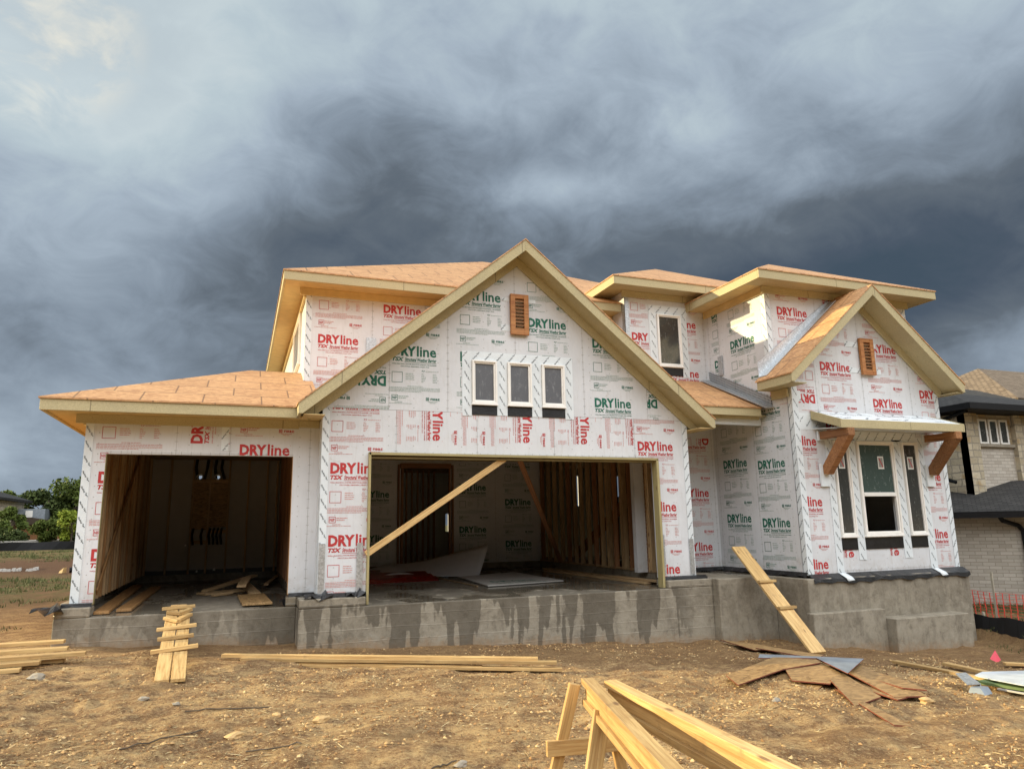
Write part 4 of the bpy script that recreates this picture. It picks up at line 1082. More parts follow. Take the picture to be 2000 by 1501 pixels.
# plumbing niche on the back wall
mb = MB(); mb.box((-0.98, 17.655, 0.95), (-0.66, 17.675, 2.0)); P('niche_panel', mb, 'osb_scrap')
mb = MB(); mb.box((-0.62, 17.655, 1.0), (-0.26, 17.675, 2.0)); P('niche_panel', mb, 'osb_scrap')
mb = MB(); mb.box((-1.95, 17.672, 0.0), (1.0, 17.698, 0.085)); P('base_strip', mb, 'black_film')
for (a, b, z) in ((-0.98, -0.66, 2.03), (-0.62, -0.26, 2.03), (-0.98, -0.66, 0.68), (-0.62, -0.26, 0.90)):
    lumber('blocking', (a, 17.63, z), (b, 17.63, z), 0.08, 0.07, 'stud_wood', house, bevel=0)
for x0, x1 in ((-0.95, -0.9), (-0.72, -0.76), (-0.55, -0.52), (-0.42, -0.34)):
    mb = MB(); mb.tube([(x0+.02, 17.56, 2.5), (x0, 17.55, 2.3), (x1, 17.54, 2.06)], 0.03); P('conduit', mb, 'cord')
for x0 in (-0.92, -0.74, -0.58, -0.50, -0.42, -0.34):
    mb = MB(); mb.tube([(x0, 17.56, 0.98), (x0-.03, 17.54, 0.82), (x0, 17.53, 0.62)], 0.024); P('conduit', mb, 'cord')
for x in (-0.86, -0.49):
    mb = MB()
    for k in range(20):
        a0_, a1_ = 2*math.pi*k/20, 2*math.pi*(k+1)/20
        mb.hexa([(x+r_*math.cos(q), y_, 2.11+r_*math.sin(q)) for y_ in (17.50,) for r_, q in ((.05, a0_), (.05, a1_), (.066, a1_), (.066, a0_))]+[(x+r_*math.cos(q), 17.86, 2.11+r_*math.sin(q)) for r_, q in ((.05, a0_), (.05, a1_), (.066, a1_), (.066, a0_))])
    P('vent_pipe', mb, 'white_cap')
for x, z, r_ in ((-1.06, 0.62, .02), (-0.80, 0.06, .022), (-0.45, 0.09, .025)):
    mb = MB(); mb.cyl((x, 17.42, z), (x, 17.50, z), r_, 14); P('pipe_cap', mb, 'white_cap')
# double garage: door framing in the back wall
for x in (3.66, 3.75, 4.96, 5.04): stud(x, 17.66, 0, 2.45, m='stud_red')
lumber('header', (3.7, 17.66, 2.42), (5.0, 17.66, 2.42), 0.09, 0.12, 'stud_red', house, bevel=0)
for k, x in enumerate(np.arange(3.95, 5.0, 0.16)): stud(float(x)+.3, 20.2, -0.1, 2.5, m='stud_red')
# double garage: open stud wall on the right
for k, y in enumerate([17.5, 17.1, 16.7, 16.3, 15.9, 15.55, 15.2, 14.85, 14.5, 14.2, 13.9, 13.86, 13.60, 13.30, 13.25, 13.20, 12.95, 12.55, 12.50, 12.38, 12.32, 12.26, 12.12]):
    stud(7.44 + 0.01*(k % 2), y, 0.0, 2.55, ax='y', m='stud_wood' if k % 4 else 'stud_red', w=0.10)
for k, y in enumerate(np.arange(12.8, 17.8, 0.5)): stud(8.3+.5*(k % 3), float(y)+.1, 0.0, 2.6, ax='y', m='stud_red')
lumber('stair_stringer', (8.0, 13.0, 1.9), (8.0, 16.6, 0.2), .25, .04, 'stud_red', house, upv=(1,0,0))
mb = MB(); mb.box((7.42, 11.20, 0.0), (7.50, 12.05, 2.55)); P('interior_wall', mb, 'white_board', 'white panel inside the double garage opening')
lumber('bottom_plate', (7.45, 11.2, 0.02), (7.45, 17.65, 0.02), 0.10, 0.04, 'stud_wood', house, bevel=0)
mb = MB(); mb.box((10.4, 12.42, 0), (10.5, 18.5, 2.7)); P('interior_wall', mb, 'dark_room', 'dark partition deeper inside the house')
lumber('opening_brace', (1.78, 10.89, 0.55), (4.02, 10.99, 2.00), 0.095, 0.038, 'lumber', house, upv=(0,1,0), roll=R(90) if False else 0)
lumber('brace', (4.2, 11.2, 2.4), (7.2, 15.9, 0.05), 0.09, 0.04, 'stud_red', house)

# --- eaves, fascias, roofs
FA, SO, OS = 'fascia', 'soffit', 'osb_roof'
def newell(pts):
    n = Vector((0, 0, 0))
    for k in range(len(pts)): n += pts[k].cross(pts[(k+1) % len(pts)])
    return n.normalized()
def deck(name, polys, label=None, th=0.022, m=OS):
    """polys: list of (points, eave_dir) ; uv u along eave_dir, v up the slope"""
    mb = MB()
    for pts, e in polys:
        pts = [Vector(p) for p in pts]; e = Vector(e).normalized()
        n = newell(pts)
        if n.z < 0: pts = pts[::-1]; n = -n
        s = n.cross(e)
        mb.poly(pts, 0, [((p-pts[0]).dot(e), (p-pts[0]).dot(s)) for p in pts])
        low = [p - Vector((0, 0, th)) for p in pts]
        mb.poly(low[::-1], 0, [((p-pts[0]).dot(e), (p-pts[0]).dot(s)) for p in low[::-1]])
        for k in range(len(pts)):
            j = (k+1) % len(pts); q = [pts[k], low[k], low[j], pts[j]]
            mb.poly(q, 0, [(a.dot(e), a.z) for a in q])
    return P(name, mb, m, label)
def fbox(a, b, m=FA, name='fascia'):
    mb = MB(); mb.box(a, b); return P(name, mb, m, bevel=0.003)

# left garage hip roof
e = (1, 0, 0)
deck('roof', [([(-2.57,10.93,2.73),(0.74,10.93,2.73),(1.10,10.93,2.73),(1.10,12.86,3.50),(0.97,12.86,3.50),(0.97,13.56,3.78),(0.06,13.56,3.78)], e),
              ([(-2.57,18.4,2.73),(-2.57,10.93,2.73),(0.06,13.56,3.78)], (0,1,0)),
              ([(-2.57,18.4,2.73),(0.06,13.56,3.78),(0.97,13.56,3.78),(0.97,18.4,2.73)], e)], 'low hip roof over the single garage')
fbox((-2.55, 10.95, 2.555), (0.745, 10.99, 2.715)); fbox((-2.55, 10.99, 2.555), (-2.51, 18.4, 2.715))
fbox((-2.51, 10.99, 2.58), (1.10, 11.449, 2.60), SO, 'soffit'); fbox((-2.51, 11.449, 2.58), (-2.07, 18.4, 2.60), SO, 'soffit')
fbox((-2.20, 11.40, 2.45), (0.80, 11.437, 2.58), FA, 'frieze_board'); fbox((-2.115, 11.449, 2.43), (-2.075, 18.4, 2.58), SO, 'frieze_board')
fbox((0.80, 11.36, 2.47), (1.105, 11.43, 2.578), FA, 'frieze_board')

def gable(xc, za, half, sl, y0, y1, ywall, fd=0.20, wallz=0.0, label=None, backy=None):
    xe = (xc-half, xc+half); ze = za - sl*half
    for s, x in ((-1, xe[0]), (1, xe[1])):
        mb = MB(); c = 0.07
        mb.prism([(xc, y0, za), (x, y0, ze), (x, y0, ze-fd+c*sl), (x-s*c, y0, ze-fd+c*sl), (xc, y0, za-fd)] if False else
                 [(xc, y0, za), (x, y0, ze), (x, y0, ze-fd+0.05), (x-s*0.06, y0, ze-fd+0.06*sl), (xc, y0, za-fd)], (0, 0.04, 0))
        P('rake_board', mb, FA, bevel=0.003)
        mb = MB(); t0 = 0.145
        mb.prism([(xc, y0+.041, za-t0), (x, y0+.041, ze-t0), (x, y0+.041, ze-t0-.018), (xc, y0+.041, za-t0-.018)], (0, ywall-y0-.043, 0))
        P('soffit', mb, FA)
        mb = MB(); t1 = t0+.02
        mb.prism([(xc, ywall-.045, za-t1), (x-s*0.10, ywall-.045, ze-t1+0.10*sl), (x-s*0.18, ywall-.045, ze-t1-.17+0.18*sl), (xc, ywall-.045, za-t1-.17)], (0, 0.034, 0))
        P('frieze_board', mb, FA)
    z2 = za+.012
    deck('roof', [([(xe[0]-.012,y0-.012,ze+.012),(xe[0]-.012,y1,ze+.012),(xc,y1,z2),(xc,y0-.012,z2)], (0,1,0)), ([(xe[1]+.012,y0-.012,ze+.012),(xe[1]+.012,y1,ze+.012),(xc,y1,z2),(xc,y0-.012,z2)], (0,1,0))], label)
    return ze
ze = gable(AC, 5.65, 3.56, AS, 10.50, 12.86, 10.95, label='steep gable roof over the double garage')
fbox((0.725, 10.545, ze-.16), (0.765, 10.949, ze-.005)); fbox((7.795, 10.545, ze-.16), (7.835, 12.28, ze-.005))
fbox((0.80, 10.55, ze-.16), (1.10, 11.0, ze-.145), SO, 'soffit'); fbox((7.53, 10.55, ze-.16), (7.79, 12.28, ze-.145), SO, 'soffit')
zb = gable(BC, 5.20, 2.07, BS, 9.50, 10.43, 9.95, label='small steep gable roof over the bay')
fbox((8.735, 9.545, zb-.16), (8.775, 10.40, zb-.005)); fbox((12.825, 9.545, zb-.16), (12.865, 10.40, zb-.005))
fbox((8.78, 9.55, zb-.16), (9.09, 10.42, zb-.145), FA, 'soffit'); fbox((12.68, 9.55, zb-.16), (12.82, 10.42, zb-.145), FA, 'soffit')
fbox((9.03, 9.99, zb-.32), (9.075, 10.40, zb-.165), FA, 'frieze_board')

def hiproof(x0, x1, y0, y1, z, sl, name_label, fx1=None, zf=0.17, under=0.0, fright=True):
    w = x1-x0; dpt = y1-y0; hh = min(w, dpt)/2
    if w >= dpt: a = (x0+hh, y0+hh); b = (x1-hh, y0+hh)
    else: a = (x0+hh, y0+hh); b = (x0+hh, y1-hh)
    zt = z + sl*hh; o_ = .015
    A = (a[0], a[1], zt+.015); B = (b[0], b[1], zt+.015); c = [(x0-o_,y0-o_,z+.012),(x1+o_,y0-o_,z+.012),(x1+o_,y1+o_,z+.012),(x0-o_,y1+o_,z+.012)]
    if w >= dpt: polys = [([c[0],c[1],B,A],(1,0,0)), ([c[1],c[2],B],(0,1,0)), ([c[2],c[3],A,B],(1,0,0)), ([c[3],c[0],A],(0,1,0))]
    else: polys = [([c[0],c[1],A],(1,0,0)), ([c[1],c[2],B,A],(0,1,0)), ([c[2],c[3],B],(1,0,0)), ([c[3],c[0],A,B],(0,1,0))]
    deck('roof', polys, name_label)
    fx = fx1 if fx1 else x1
    fbox((x0, y0, z-zf), (fx, y0+.04, z)); fbox((x0, y0+.041, z-zf), (x0+.04, y1, z))
    if fright: fbox((x1-.04, y0+.041, z-zf), (x1, y1, z))
# main upper roof
hiproof(0.52, 11.9, 12.40, 23.3, 5.355, 0.5, 'broad hip roof over the second floor', fx1=7.15, fright=False)
fbox((0.561, 12.441, 5.20), (7.16, 12.859, 5.22), SO, 'soffit'); fbox((0.561, 12.861, 5.20), (0.945, 22.9, 5.22), SO, 'soffit')
fbox((0.83, 12.81, 5.07), (7.15, 12.85, 5.199), SO, 'frieze_board'); fbox((0.90, 12.861, 5.04), (0.945, 22.9, 5.199), SO, 'frieze_board')
# dormer roof
hiproof(6.70, 12.2, 11.87, 19.0, 5.75, 0.5, 'hip roof over the tall dormer window', fx1=9.26, fright=False)
fbox((6.741, 11.911, 5.60), (9.2, 12.30, 5.62), FA, 'soffit'); fbox((6.741, 12.301, 5.60), (7.16, 15.4, 5.62), FA, 'soffit')
fbox((7.10, 12.25, 5.47), (9.0, 12.29, 5.599), FA, 'frieze_board')
# box roof
hiproof(8.63, 13.05, 9.98, 16.6, 5.44, 0.5, 'hip roof over the right front rooms')
fbox((8.671, 10.021, 5.285), (13.01, 10.43, 5.305), FA, 'soffit'); fbox((8.671, 10.431, 5.285), (9.10, 12.29, 5.305), SO, 'soffit'); fbox((12.68, 10.431, 5.285), (13.01, 16.0, 5.305), FA, 'soffit')
fbox((9.02, 10.375, 5.15), (12.72, 10.418, 5.284), FA, 'frieze_board'); fbox((9.045, 10.42, 5.15), (9.088, 12.28, 5.284), SO, 'frieze_board')
# porch shed roof
deck('roof', [([(7.53,10.58,2.985),(8.96,10.58,2.985),(8.96,11.0,3.18),(9.095,11.0,3.18),(9.095,12.295,3.79),(6.55,12.295,3.79)], (1,0,0))], 'small shed roof over the recessed entry')
fbox((7.62, 10.60, 2.82), (8.95, 10.64, 2.968)); fbox((8.91, 10.641, 2.82), (8.95, 11.0, 2.968)); fbox((7.84, 10.641, 2.83), (9.09, 12.28, 2.85), FA, 'soffit')
fbox((7.84, 10.70, 2.77), (8.98, 10.76, 2.829), FA, 'frieze_board')
mb = MB(); mb.box((7.84, 10.80, 2.68), (9.09, 10.90, 2.829)); P('porch_beam', mb, 'tape')
# porch step flashing against the tall side wall
mb = MB()
n = 22
for k in range(n):
    y0_, y1_ = 12.25-k*0.082, 12.25-(k+1)*0.082
    z0_, z1_ = 3.80-(12.25-y0_)*.47, 3.80-(12.25-y1_)*.47
    mb.hexa([(9.08,y0_,z0_+.03),(9.08,y1_+.006,z1_+.03),(9.095,y1_+.006,z1_+.03),(9.095,y0_,z0_+.03),(9.065,y0_,z0_+.20),(9.065,y1_+.006,z1_+.22),(9.08,y1_+.006,z1_+.22),(9.08,y0_,z0_+.20)])
P('step_flashing', mb, 'perforated'); mb = MB()
mb.hexa([(8.88,12.28,3.80),(9.08,12.28,3.82),(9.08,10.40,2.96),(8.88,10.40,2.94),(8.88,12.28,3.815),(9.08,12.28,3.835),(9.08,10.40,2.975),(8.88,10.40,2.955)])
mb.box((9.07, 11.78, 3.85), (9.085, 11.92, 4.25))
P('step_flashing', mb, 'galvanised')
# bay roof flashing against the box wall
mb = MB()
for (dz0, dz1, yy0, yy1) in ((0.02, 0.30, 10.40, 10.41),):
    a0 = (8.80, 3.47); a1 = (10.62, 5.05)
    mb.prism([(a0[0], yy0, a0[1]+.02), (a1[0], yy0, a1[1]+.02), (a1[0], yy0, a1[1]+.10), (a0[0]-.02, yy0, a0[1]+.30)], (0, .012, 0))
    mb.hexa([(a0[0],10.20,a0[1]+.03),(a1[0],10.20,a1[1]+.03),(a1[0],10.40,a1[1]+.03),(a0[0],10.40,a0[1]+.03),(a0[0],10.20,a0[1]+.042),(a1[0],10.20,a1[1]+.042),(a1[0],10.40,a1[1]+.042),(a0[0],10.40,a0[1]+.042)])
P('roof_flashing', mb, 'galvanised')
# awning over bay windows
mb = MB(); XA, XB = 9.50, 12.36
mb.prism([(XA,9.945,2.84),(XA,9.30,2.605),(XA,9.30,2.59),(XA,9.945,2.825)], (XB-XA,0,0)); aw = P('awning_roof', mb, 'tape', 'small shed awning over the three bay windows')
sl_ = (2.84-2.605)/(9.945-9.30); sv = Vector((0, 9.945-9.30, 2.84-2.605)).normalized(); nv = Vector((0, -sv.z, sv.y))
def planeA(u, v, off=0):
    p = Vector((u, 9.30, 2.605)) + sv*v + nv*off; return (p.x, p.y, p.z)
def apply_tape(nm, pl, rects, par, **kw): return tape(nm, pl, rects, par, **kw)
mb = MB()
Wt = []
for k in range(13):
    for (vv, aa) in ((0.14, 25), (0.44, -20), (0.62, 60)):
        Wv, F_ = fit(TU, -0.14, -0.025, 0.14, 0.025); a_ = R(aa+random.uniform(-25, 25)); cx_, cy_ = XA+0.12+k*0.22+random.uniform(-.05, .05), vv
        Wv = np.stack([Wv[:,0]*math.cos(a_)-Wv[:,1]*math.sin(a_)+cx_, Wv[:,0]*math.sin(a_)+Wv[:,1]*math.cos(a_)+cy_], 1)
        cc = clip_mesh(Wv, F_, planes_of([(XA,0),(XB,0),(XB,.68),(XA,.68)]))
        if cc and random.random() < 0.75: mb.raw([planeA(q[0], q[1], 0.003) for q in cc[0]], cc[1], 0)
obj('lettering', mb, 'ink_black', aw)
fbox((XA, 9.26, 2.455), (XB, 9.299, 2.60)); 
mb = MB(); mb.prism([(XA-.035,9.26,2.60),(XA-.035,9.26,2.455),(XA-.035,9.93,2.69),(XA-.035,9.93,2.84)], (.034,0,0)); P('fascia', mb, FA)
mb = MB(); mb.prism([(XB+.001,9.26,2.60),(XB+.001,9.26,2.455),(XB+.001,9.93,2.69),(XB+.001,9.93,2.84)], (.034,0,0)); P('fascia', mb, FA)
mb = MB(); mb.prism([(XA,9.30,2.47),(XA,9.93,2.52),(XA,9.93,2.51),(XA,9.30,2.46)], (XB-XA,0,0)); P('soffit', mb, 'tape')
for x in (9.66, 12.20):
    br = lumber('awning_bracket', (x, 9.90, 2.395), (x, 9.24, 2.395), 0.15, 0.13, 'cedar', house, bevel=0.006)
    mb = MB(); mb.prism([(x-.065, 9.36, 2.33), (x-.065, 9.24, 2.33), (x-.065, 9.80, 1.70), (x-.065, 9.90, 1.72), (x-.065, 9.90, 1.86), (x-.065, 9.50, 2.33)], (.13, 0, 0))
    obj('strut', mb, 'cedar', br, bevel=0.004)
    mb = MB(); mb.box((x-.10, 9.90, 2.31), (x+.08, 9.935, 2.48)); obj('backing', mb, 'tape', br); mb = MB(); mb.box((x-.12, 9.90, 1.50), (x+.08, 9.935, 1.90)); obj('backing', mb, 'tape', br)

# ------------------------------------------------------------------ loose things on the slab
def board(label, p0, p1, w, h, m='lumber', cat='board', group=None, name='board', **kw):
    return lumber(name, p0, p1, w, h, m, None, label=label, cat=cat, group=group, **kw)
board('wet orange plank lying along the left wall of the single garage, nearer the wall', (-1.70, 11.55, -0.14), (-1.86, 16.8, -0.14), 0.19, 0.04, 'lumber_wet', group='planks on the garage floor')
board('wet orange plank in the single garage, second out from the left wall', (-1.45, 11.75, -0.14), (-1.45, 16.0, -0.14), 0.19, 0.04, 'lumber_wet', group='planks on the garage floor')
pile = [((-0.5, 14.2, -0.12), (0.35, 15.4, 0.05), 0.14, 'board tilted left on top of the scrap heap in the single garage'),
        ((0.10, 13.3, 0.0), (0.20, 14.6, 0.06), 0.15, 'short board end pointing out of the middle of the scrap heap'),
        ((-0.55, 13.9, -0.14), (0.1, 14.3, -0.14), 0.30, 'flat panel offcut under the left of the scrap heap'),
        ((0.32, 13.2, -0.12), (0.10, 15.3, -0.02), 0.18, 'board under the right of the scrap heap'),
        ((0.55, 14.9, -0.10), (0.9, 17.0, -0.05), 0.09, 'thin strip leaning on the curb behind the scrap heap'),
        ((-0.35, 13.5, -0.14), (-0.05, 13.7, -0.12), 0.10, 'tiny wood block in front of the scrap heap')]
for p0, p1, w, lb in pile: board(lb, p0, p1, w, 0.038, 'stud_wood', 'offcut', 'scrap heap in the single garage', 'offcut')
board('wide wet board jutting over the slab edge of the single garage', (0.32, 11.50, -0.13), (0.25, 13.0, -0.12), 0.42, 0.03, 'osb_scrap', 'board', name='board')
# double garage floor
mb = MB(); n = 12; rows = [(14.75, -.150), (15.0, -.085), (15.1, -.115), (15.45, -.06), (15.55, -.10), (15.95, -.035), (16.05, -.075), (16.6, -.02)]
for k in range(n):
    x0_, x1_ = 1.35+k*.215, 1.35+(k+1)*.215
    for (ya, za), (yb, zb_) in zip(rows[:-1], rows[1:]):
        sh = .05*k/n
        mb.poly([(x0_,ya+sh,za),(x1_,ya+sh,za),(x1_,yb+sh,zb_),(x0_,yb+sh,zb_)])
o = obj('plastic_sheet', mb, 'red_sheet', label='glossy dark red sheet lying wet on the double garage floor', cat='sheet')
weld(o.data); s_ = o.modifiers.new('s', 'SOLIDIFY'); s_.thickness = 0.02
# curled white sheet: flat over the red one on the left, its right end rolled up like a trumpet
mb = MB(); nu, nv_ = 26, 12; pts = {}
for i_ in range(nu+1):
    u = i_/nu; cu = max(0.0, (u-.42)/.58)
    for j_ in range(nv_+1):
        v = j_/nv_
        H = .10*(1-cu) + .66*cu; x = 2.2+2.75*u + .50*cu*v**1.3
        y = 15.62-.35*cu + (1.55-.75*cu)*v; z = -.15 + .06*(1-cu)*(1-v) + .11*math.exp(-((u-.40)/.13)**2)*(.3+.7*v) + H*v**(1.3+.7*cu)
        pts[i_, j_] = (x, y, z)
for i_ in range(nu):
    for j_ in range(nv_): mb.poly([pts[i_,j_], pts[i_+1,j_], pts[i_+1,j_+1], pts[i_,j_+1]])
o = obj('curled_sheet', mb, 'curl_sheet', label='large white sheet curling up at one end behind the red sheet in the double garage', cat='sheet', smooth=True)
weld(o.data); s_ = o.modifiers.new('s', 'SOLIDIFY'); s_.thickness = 0.008
mb = MB(); q = [(4.30,12.75),(5.95,13.05),(6.0,15.9),(4.45,15.2)]
mb.hexa([(x, y, -.155) for x, y in q]+[(x, y, -.135) for x, y in q])
for tx, (x0_, y0_, x1_, y1_) in (('DRYline', (4.6, 13.3, 5.5, 13.6)), ('TSX Structural', (4.6, 12.98, 5.6, 13.12))):
    Wv, F_ = fit(text_mesh(tx, 0.02, 1), x0_, y0_, x1_, y1_); mb.raw([(a_, b_, -.133) for a_, b_ in Wv], F_, 1)
obj('sheathing_panel', mb, ['white_board', 'ink_green'], label='flat white printed panel on the floor of the double garage', cat='panel')
lb_ = ['long board on the right of the double garage floor, nearest the curb', 'long board on the right of the double garage floor, furthest from the curb', 'short thick board end lying on the two long boards by the right jamb']
for k, (a_, b_, w) in enumerate((((7.25, 11.6, -.145), (7.15, 16.8, -.145), .14), ((7.02, 11.7, -.145), (6.85, 16.0, -.145), .14), ((7.10, 11.5, -.105), (7.05, 13.0, -.105), .12))):
    board(lb_[k], a_, b_, w, 0.038, 'stud_wood', group='boards on the double garage floor')
board('thin white strip on the double garage floor left of the printed panel', (4.15, 12.9, -.155), (4.05, 15.4, -.155), .03, .02, 'stud_wood', 'strip', name='wood_strip')

# ------------------------------------------------------------------ cleated ramps
rp = thing('plank_ramp', 'short ramp of two planks with crossed cleats leaning on the single garage slab', 'ramp', (-0.6, 9.1, G(-0.6, 9.1)))
zt_ = -0.145; zg = G(-0.58, 8.68)+0.02
a0, a1 = Vector((-0.57, 8.66, zg)), Vector((-0.72, 11.36, zt_+.01))
for dx_ in (-0.075, 0.080): lumber('plank', a0+Vector((dx_-.02, 0, 0)), a1+Vector((dx_, 0, 0)), 0.142, 0.038, 'lumber', rp)
nn = (a1-a0).normalized()
for f_, w_, rz in ((0.33, .50, 5), (0.49, .40, 4), (0.64, .46, 5), (0.985, .42, 3)):
    c_ = a0.lerp(a1, f_) + Vector((0, 0, 0.042)); dv = Vector((math.cos(R(rz)), 0.05, math.sin(R(rz))*.8))*w_/2
    lumber('cleat', c_-dv, c_+dv, 0.085, 0.040, 'lumber', rp)
for (f0, f1, x0_, x1_) in ((0.80, 0.73, -.15, .02), (0.75, 0.84, 0.0, .15), (0.90, 0.86, -.13, .04), (0.87, 0.93, .02, .15), (1.0, 1.0, -.1, .1)):
    lumber('cleat', a0.lerp(a1, f0)+Vector((x0_, 0, .046)), a0.lerp(a1, f1)+Vector((x1_, 0, .046)), 0.075, 0.040, 'lumber', rp)
gp = thing('gangplank', 'long leaning plank with two cleats propped from the dirt over the entry slab', 'ramp', (8.4, 9.35, G(8.4, 9.35)))
b0, b1 = Vector((8.30, 9.02, G(8.3, 9.02)+.02)), Vector((8.40, 10.86, 0.47))
lumber('plank', b0, b1, 0.27, 0.04, 'lumber', gp)
for f_ in (0.37, 0.62):
    c_ = b0.lerp(b1, f_)+Vector((0.02, -.02, .035)); lumber('cleat', c_-Vector((.17, 0, 0)), c_+Vector((.17, 0, 0)), 0.07, .04, 'lumber', gp)

# ------------------------------------------------------------------ lumber on the dirt
z0_ = G(1.6, 9.4)+.02
cl_ = [('topmost long pale board of the low stack in front of the big foundation', (-0.10, 10.10, .115), (3.55, 8.62, .115)),
       ('second long board down in the low stack in front of the big foundation', (0.12, 9.95, .075), (3.75, 8.50, .075)),
       ('third long board of the low stack, its left end dark with mud', (0.10, 9.98, .035), (2.9, 8.85, .035)),
       ('bottom board of the low stack, pressed into the dirt', (0.6, 9.75, .0), (3.8, 8.45, .0))]
for lb, p, q in cl_:
    g0 = min(G(0.3, 9.9), G(2, 9.2)); g1 = G(3.6, 8.6)
    board(lb, (p[0], p[1], g0+.03+p[2]), (q[0], q[1], g1+.03+q[2]), 0.09, 0.038, 'lumber', group='long boards stacked in front of the foundation')
ls = [('uppermost yellow board of the stack at the left edge', (-3.9, 10.75, .20), (-1.95, 10.70, .20)), ('second yellow board of the left edge stack, running furthest back', (-3.9, 10.45, .155), (-1.85, 10.40, .155)),
      ('longest yellow board of the left edge stack, its end pointed', (-3.9, 10.1, .12), (-1.62, 10.16, .12)), ('short yellow board low in the left edge stack', (-3.9, 9.95, .07), (-2.05, 10.02, .07)),
      ('lowest front board of the left edge stack resting on dirt', (-3.9, 9.75, .03), (-2.20, 9.86, .03)), ('dark underlying board beneath the left edge stack', (-3.6, 10.3, .045), (-1.85, 10.25, .045))]
for lb, p, q in ls:
    g0 = G(-2.6, 10.2); board(lb, (p[0], p[1], g0+p[2]), (q[0], q[1], g0+q[2]), 0.13, 0.04, 'lumber', group='yellow boards stacked at the left edge')
rs = [('long brown board among the offcuts at the right, leading to the white sheet', (8.85, 8.15, .05), (8.75, 6.1, .08), .10), ('shorter brown board beside the long one, tucked under the white sheet', (9.15, 7.6, .06), (9.05, 6.3, .08), .10),
      ('pale short stub of wood beneath the metal scrap at the right', (8.52, 7.02, .05), (8.68, 6.55, .07), .06), ('light board beyond the white sheet at the right edge', (10.3, 7.6, .05), (11.4, 6.9, .05), .09),
      ('thin stick lying on sunlit dirt at the right edge', (7.05, 4.95, .03), (7.5, 4.70, .04), .025)]
for lb, p, q, w in rs: board(lb, (p[0], p[1], G(p[0], p[1])+p[2]), (q[0], q[1], G(q[0], q[1])+q[2]), w, 0.035, 'lumber', group='offcuts at the right')
def sheet(name, label, cat, m, q, lift, th=0.012, edge=None, group=None):
    """flat scrap: q corner points (x,y) ; lift list or number above ground"""
    mb = MB(); L = lift if isinstance(lift, (list, tuple)) else [lift]*len(q)
    top = [Vector((x, y, G(x, y)*0.0 + GB(x, y) + l)) for (x, y), l in zip(q, L)]
    low = [p-Vector((0, 0, th)) for p in top]
    n_ = len(q); A = sum(q[k][0]*q[(k+1) % n_][1]-q[(k+1) % n_][0]*q[k][1] for k in range(n_))
    if A < 0: top = top[::-1]; low = low[::-1]
    mb.poly(top, 0); mb.poly(low[::-1], 0)
    for k in range(n_):
        j = (k+1) % n_; mb.poly([top[k], low[k], low[j], top[j]], 1 if edge else 0)
    o_ = obj(name, mb, [m, edge] if edge else [m], label=label, cat=cat, group=group)
    return o_
def GB(x, y): return float(gbase(x, y))
OGP = 'osb offcuts piled on the dirt'
def S(label, q, lift, m='osb_scrap', th=0.013): sheet('osb_offcut', label, 'offcut', m, q, lift, th, 'osb_edge', OGP)

S('long osb strip lying furthest back by the concrete, at the top left of the pile', [(7.62,10.50),(7.44,9.38),(7.93,9.31),(7.94,9.88)], .05)
S('narrow osb strip under the grey sheet, pointing left', [(7.42,9.36),(7.64,8.34),(8.00,8.60),(7.70,9.48)], .09)
S('low osb sliver in the dirt under the front middle of the pile', [(6.14,7.44),(6.52,7.68),(6.57,7.02),(6.19,6.79)], [.03,.10,.07,.03])
S('small far right osb corner beyond the layered sheets', [(7.95,7.48),(8.16,7.26),(7.78,7.01),(7.72,7.20)], .04)
S('broad underlying osb sheet at the right of the pile', [(7.30,7.90),(6.75,6.95),(6.55,6.05),(7.15,6.25),(7.55,7.1)], .055)
S('layered osb sheet second from the top at the right', [(7.67,7.63),(7.37,6.62),(7.14,6.19),(6.97,6.35),(7.17,7.31)], .10)
S('large pointed osb sheet sloping to the right end of the pile', [(7.33,7.94),(7.09,7.30),(6.61,6.15),(6.99,6.06),(7.18,6.47),(7.70,7.67)], [.13,.12,.06,.07,.09,.13])
S('square osb offcut at the front centre of the pile', [(6.46,6.88),(6.94,7.18),(6.56,6.27),(5.90,5.98)], [.11,.12,.04,.04])
S('middle osb offcut between the left wing and the square piece', [(6.44,7.61),(6.10,7.09),(6.36,6.78),(6.88,7.13),(7.14,7.75)], [.13,.08,.09,.12,.15])
S('left wing of the pile, a long bent osb sheet raised off the dirt', [(5.59,7.63),(5.42,7.19),(6.32,7.49),(7.03,7.62),(7.20,7.87),(6.77,8.20)], [.06,.04,.13,.165,.18,.15])
S('narrow trailing osb strip pointing to the lower right in the sun', [(6.35,6.70),(6.18,6.22),(5.77,5.20),(5.63,5.27)], [.05,.05,.04,.04], 'osb_scrap')
sheet('roofing_sheet', 'pointed blue grey sheet lying on top of the osb pile', 'sheet', 'grey_sheet', [(6.87,8.59),(6.62,8.31),(7.13,7.79),(6.76,6.91),(7.76,7.63),(7.44,7.99)], [.13,.13,.19,.165,.19,.17], .01, 'osb_edge')
sheet('white_sheet', 'crumpled white plastic sheet draped over boards at the right edge', 'sheet', 'plastic_white', [(8.63,6.78),(8.91,6.88),(9.63,6.85),(10.6,6.9),(9.2,5.3),(8.42,6.02),(8.48,6.39)], [.10,.12,.12,.12,.14,.13,.12], .01)
sheet('green_board', 'green edged board under the white plastic sheet', 'board', 'green_board', [(8.35,6.55),(8.7,6.65),(8.95,5.6),(8.6,5.5)], .085, .03)
board('thin white strip in front of the green edged board', (8.38, 6.30, GB(8.4, 6.3)+.04), (8.42, 5.4, GB(8.4, 5.4)+.05), .03, .02, 'white_board', 'strip', name='trim_strip')
mb = MB(); x_, y_ = 8.12, 6.50; zz = GB(x_, y_)+.10
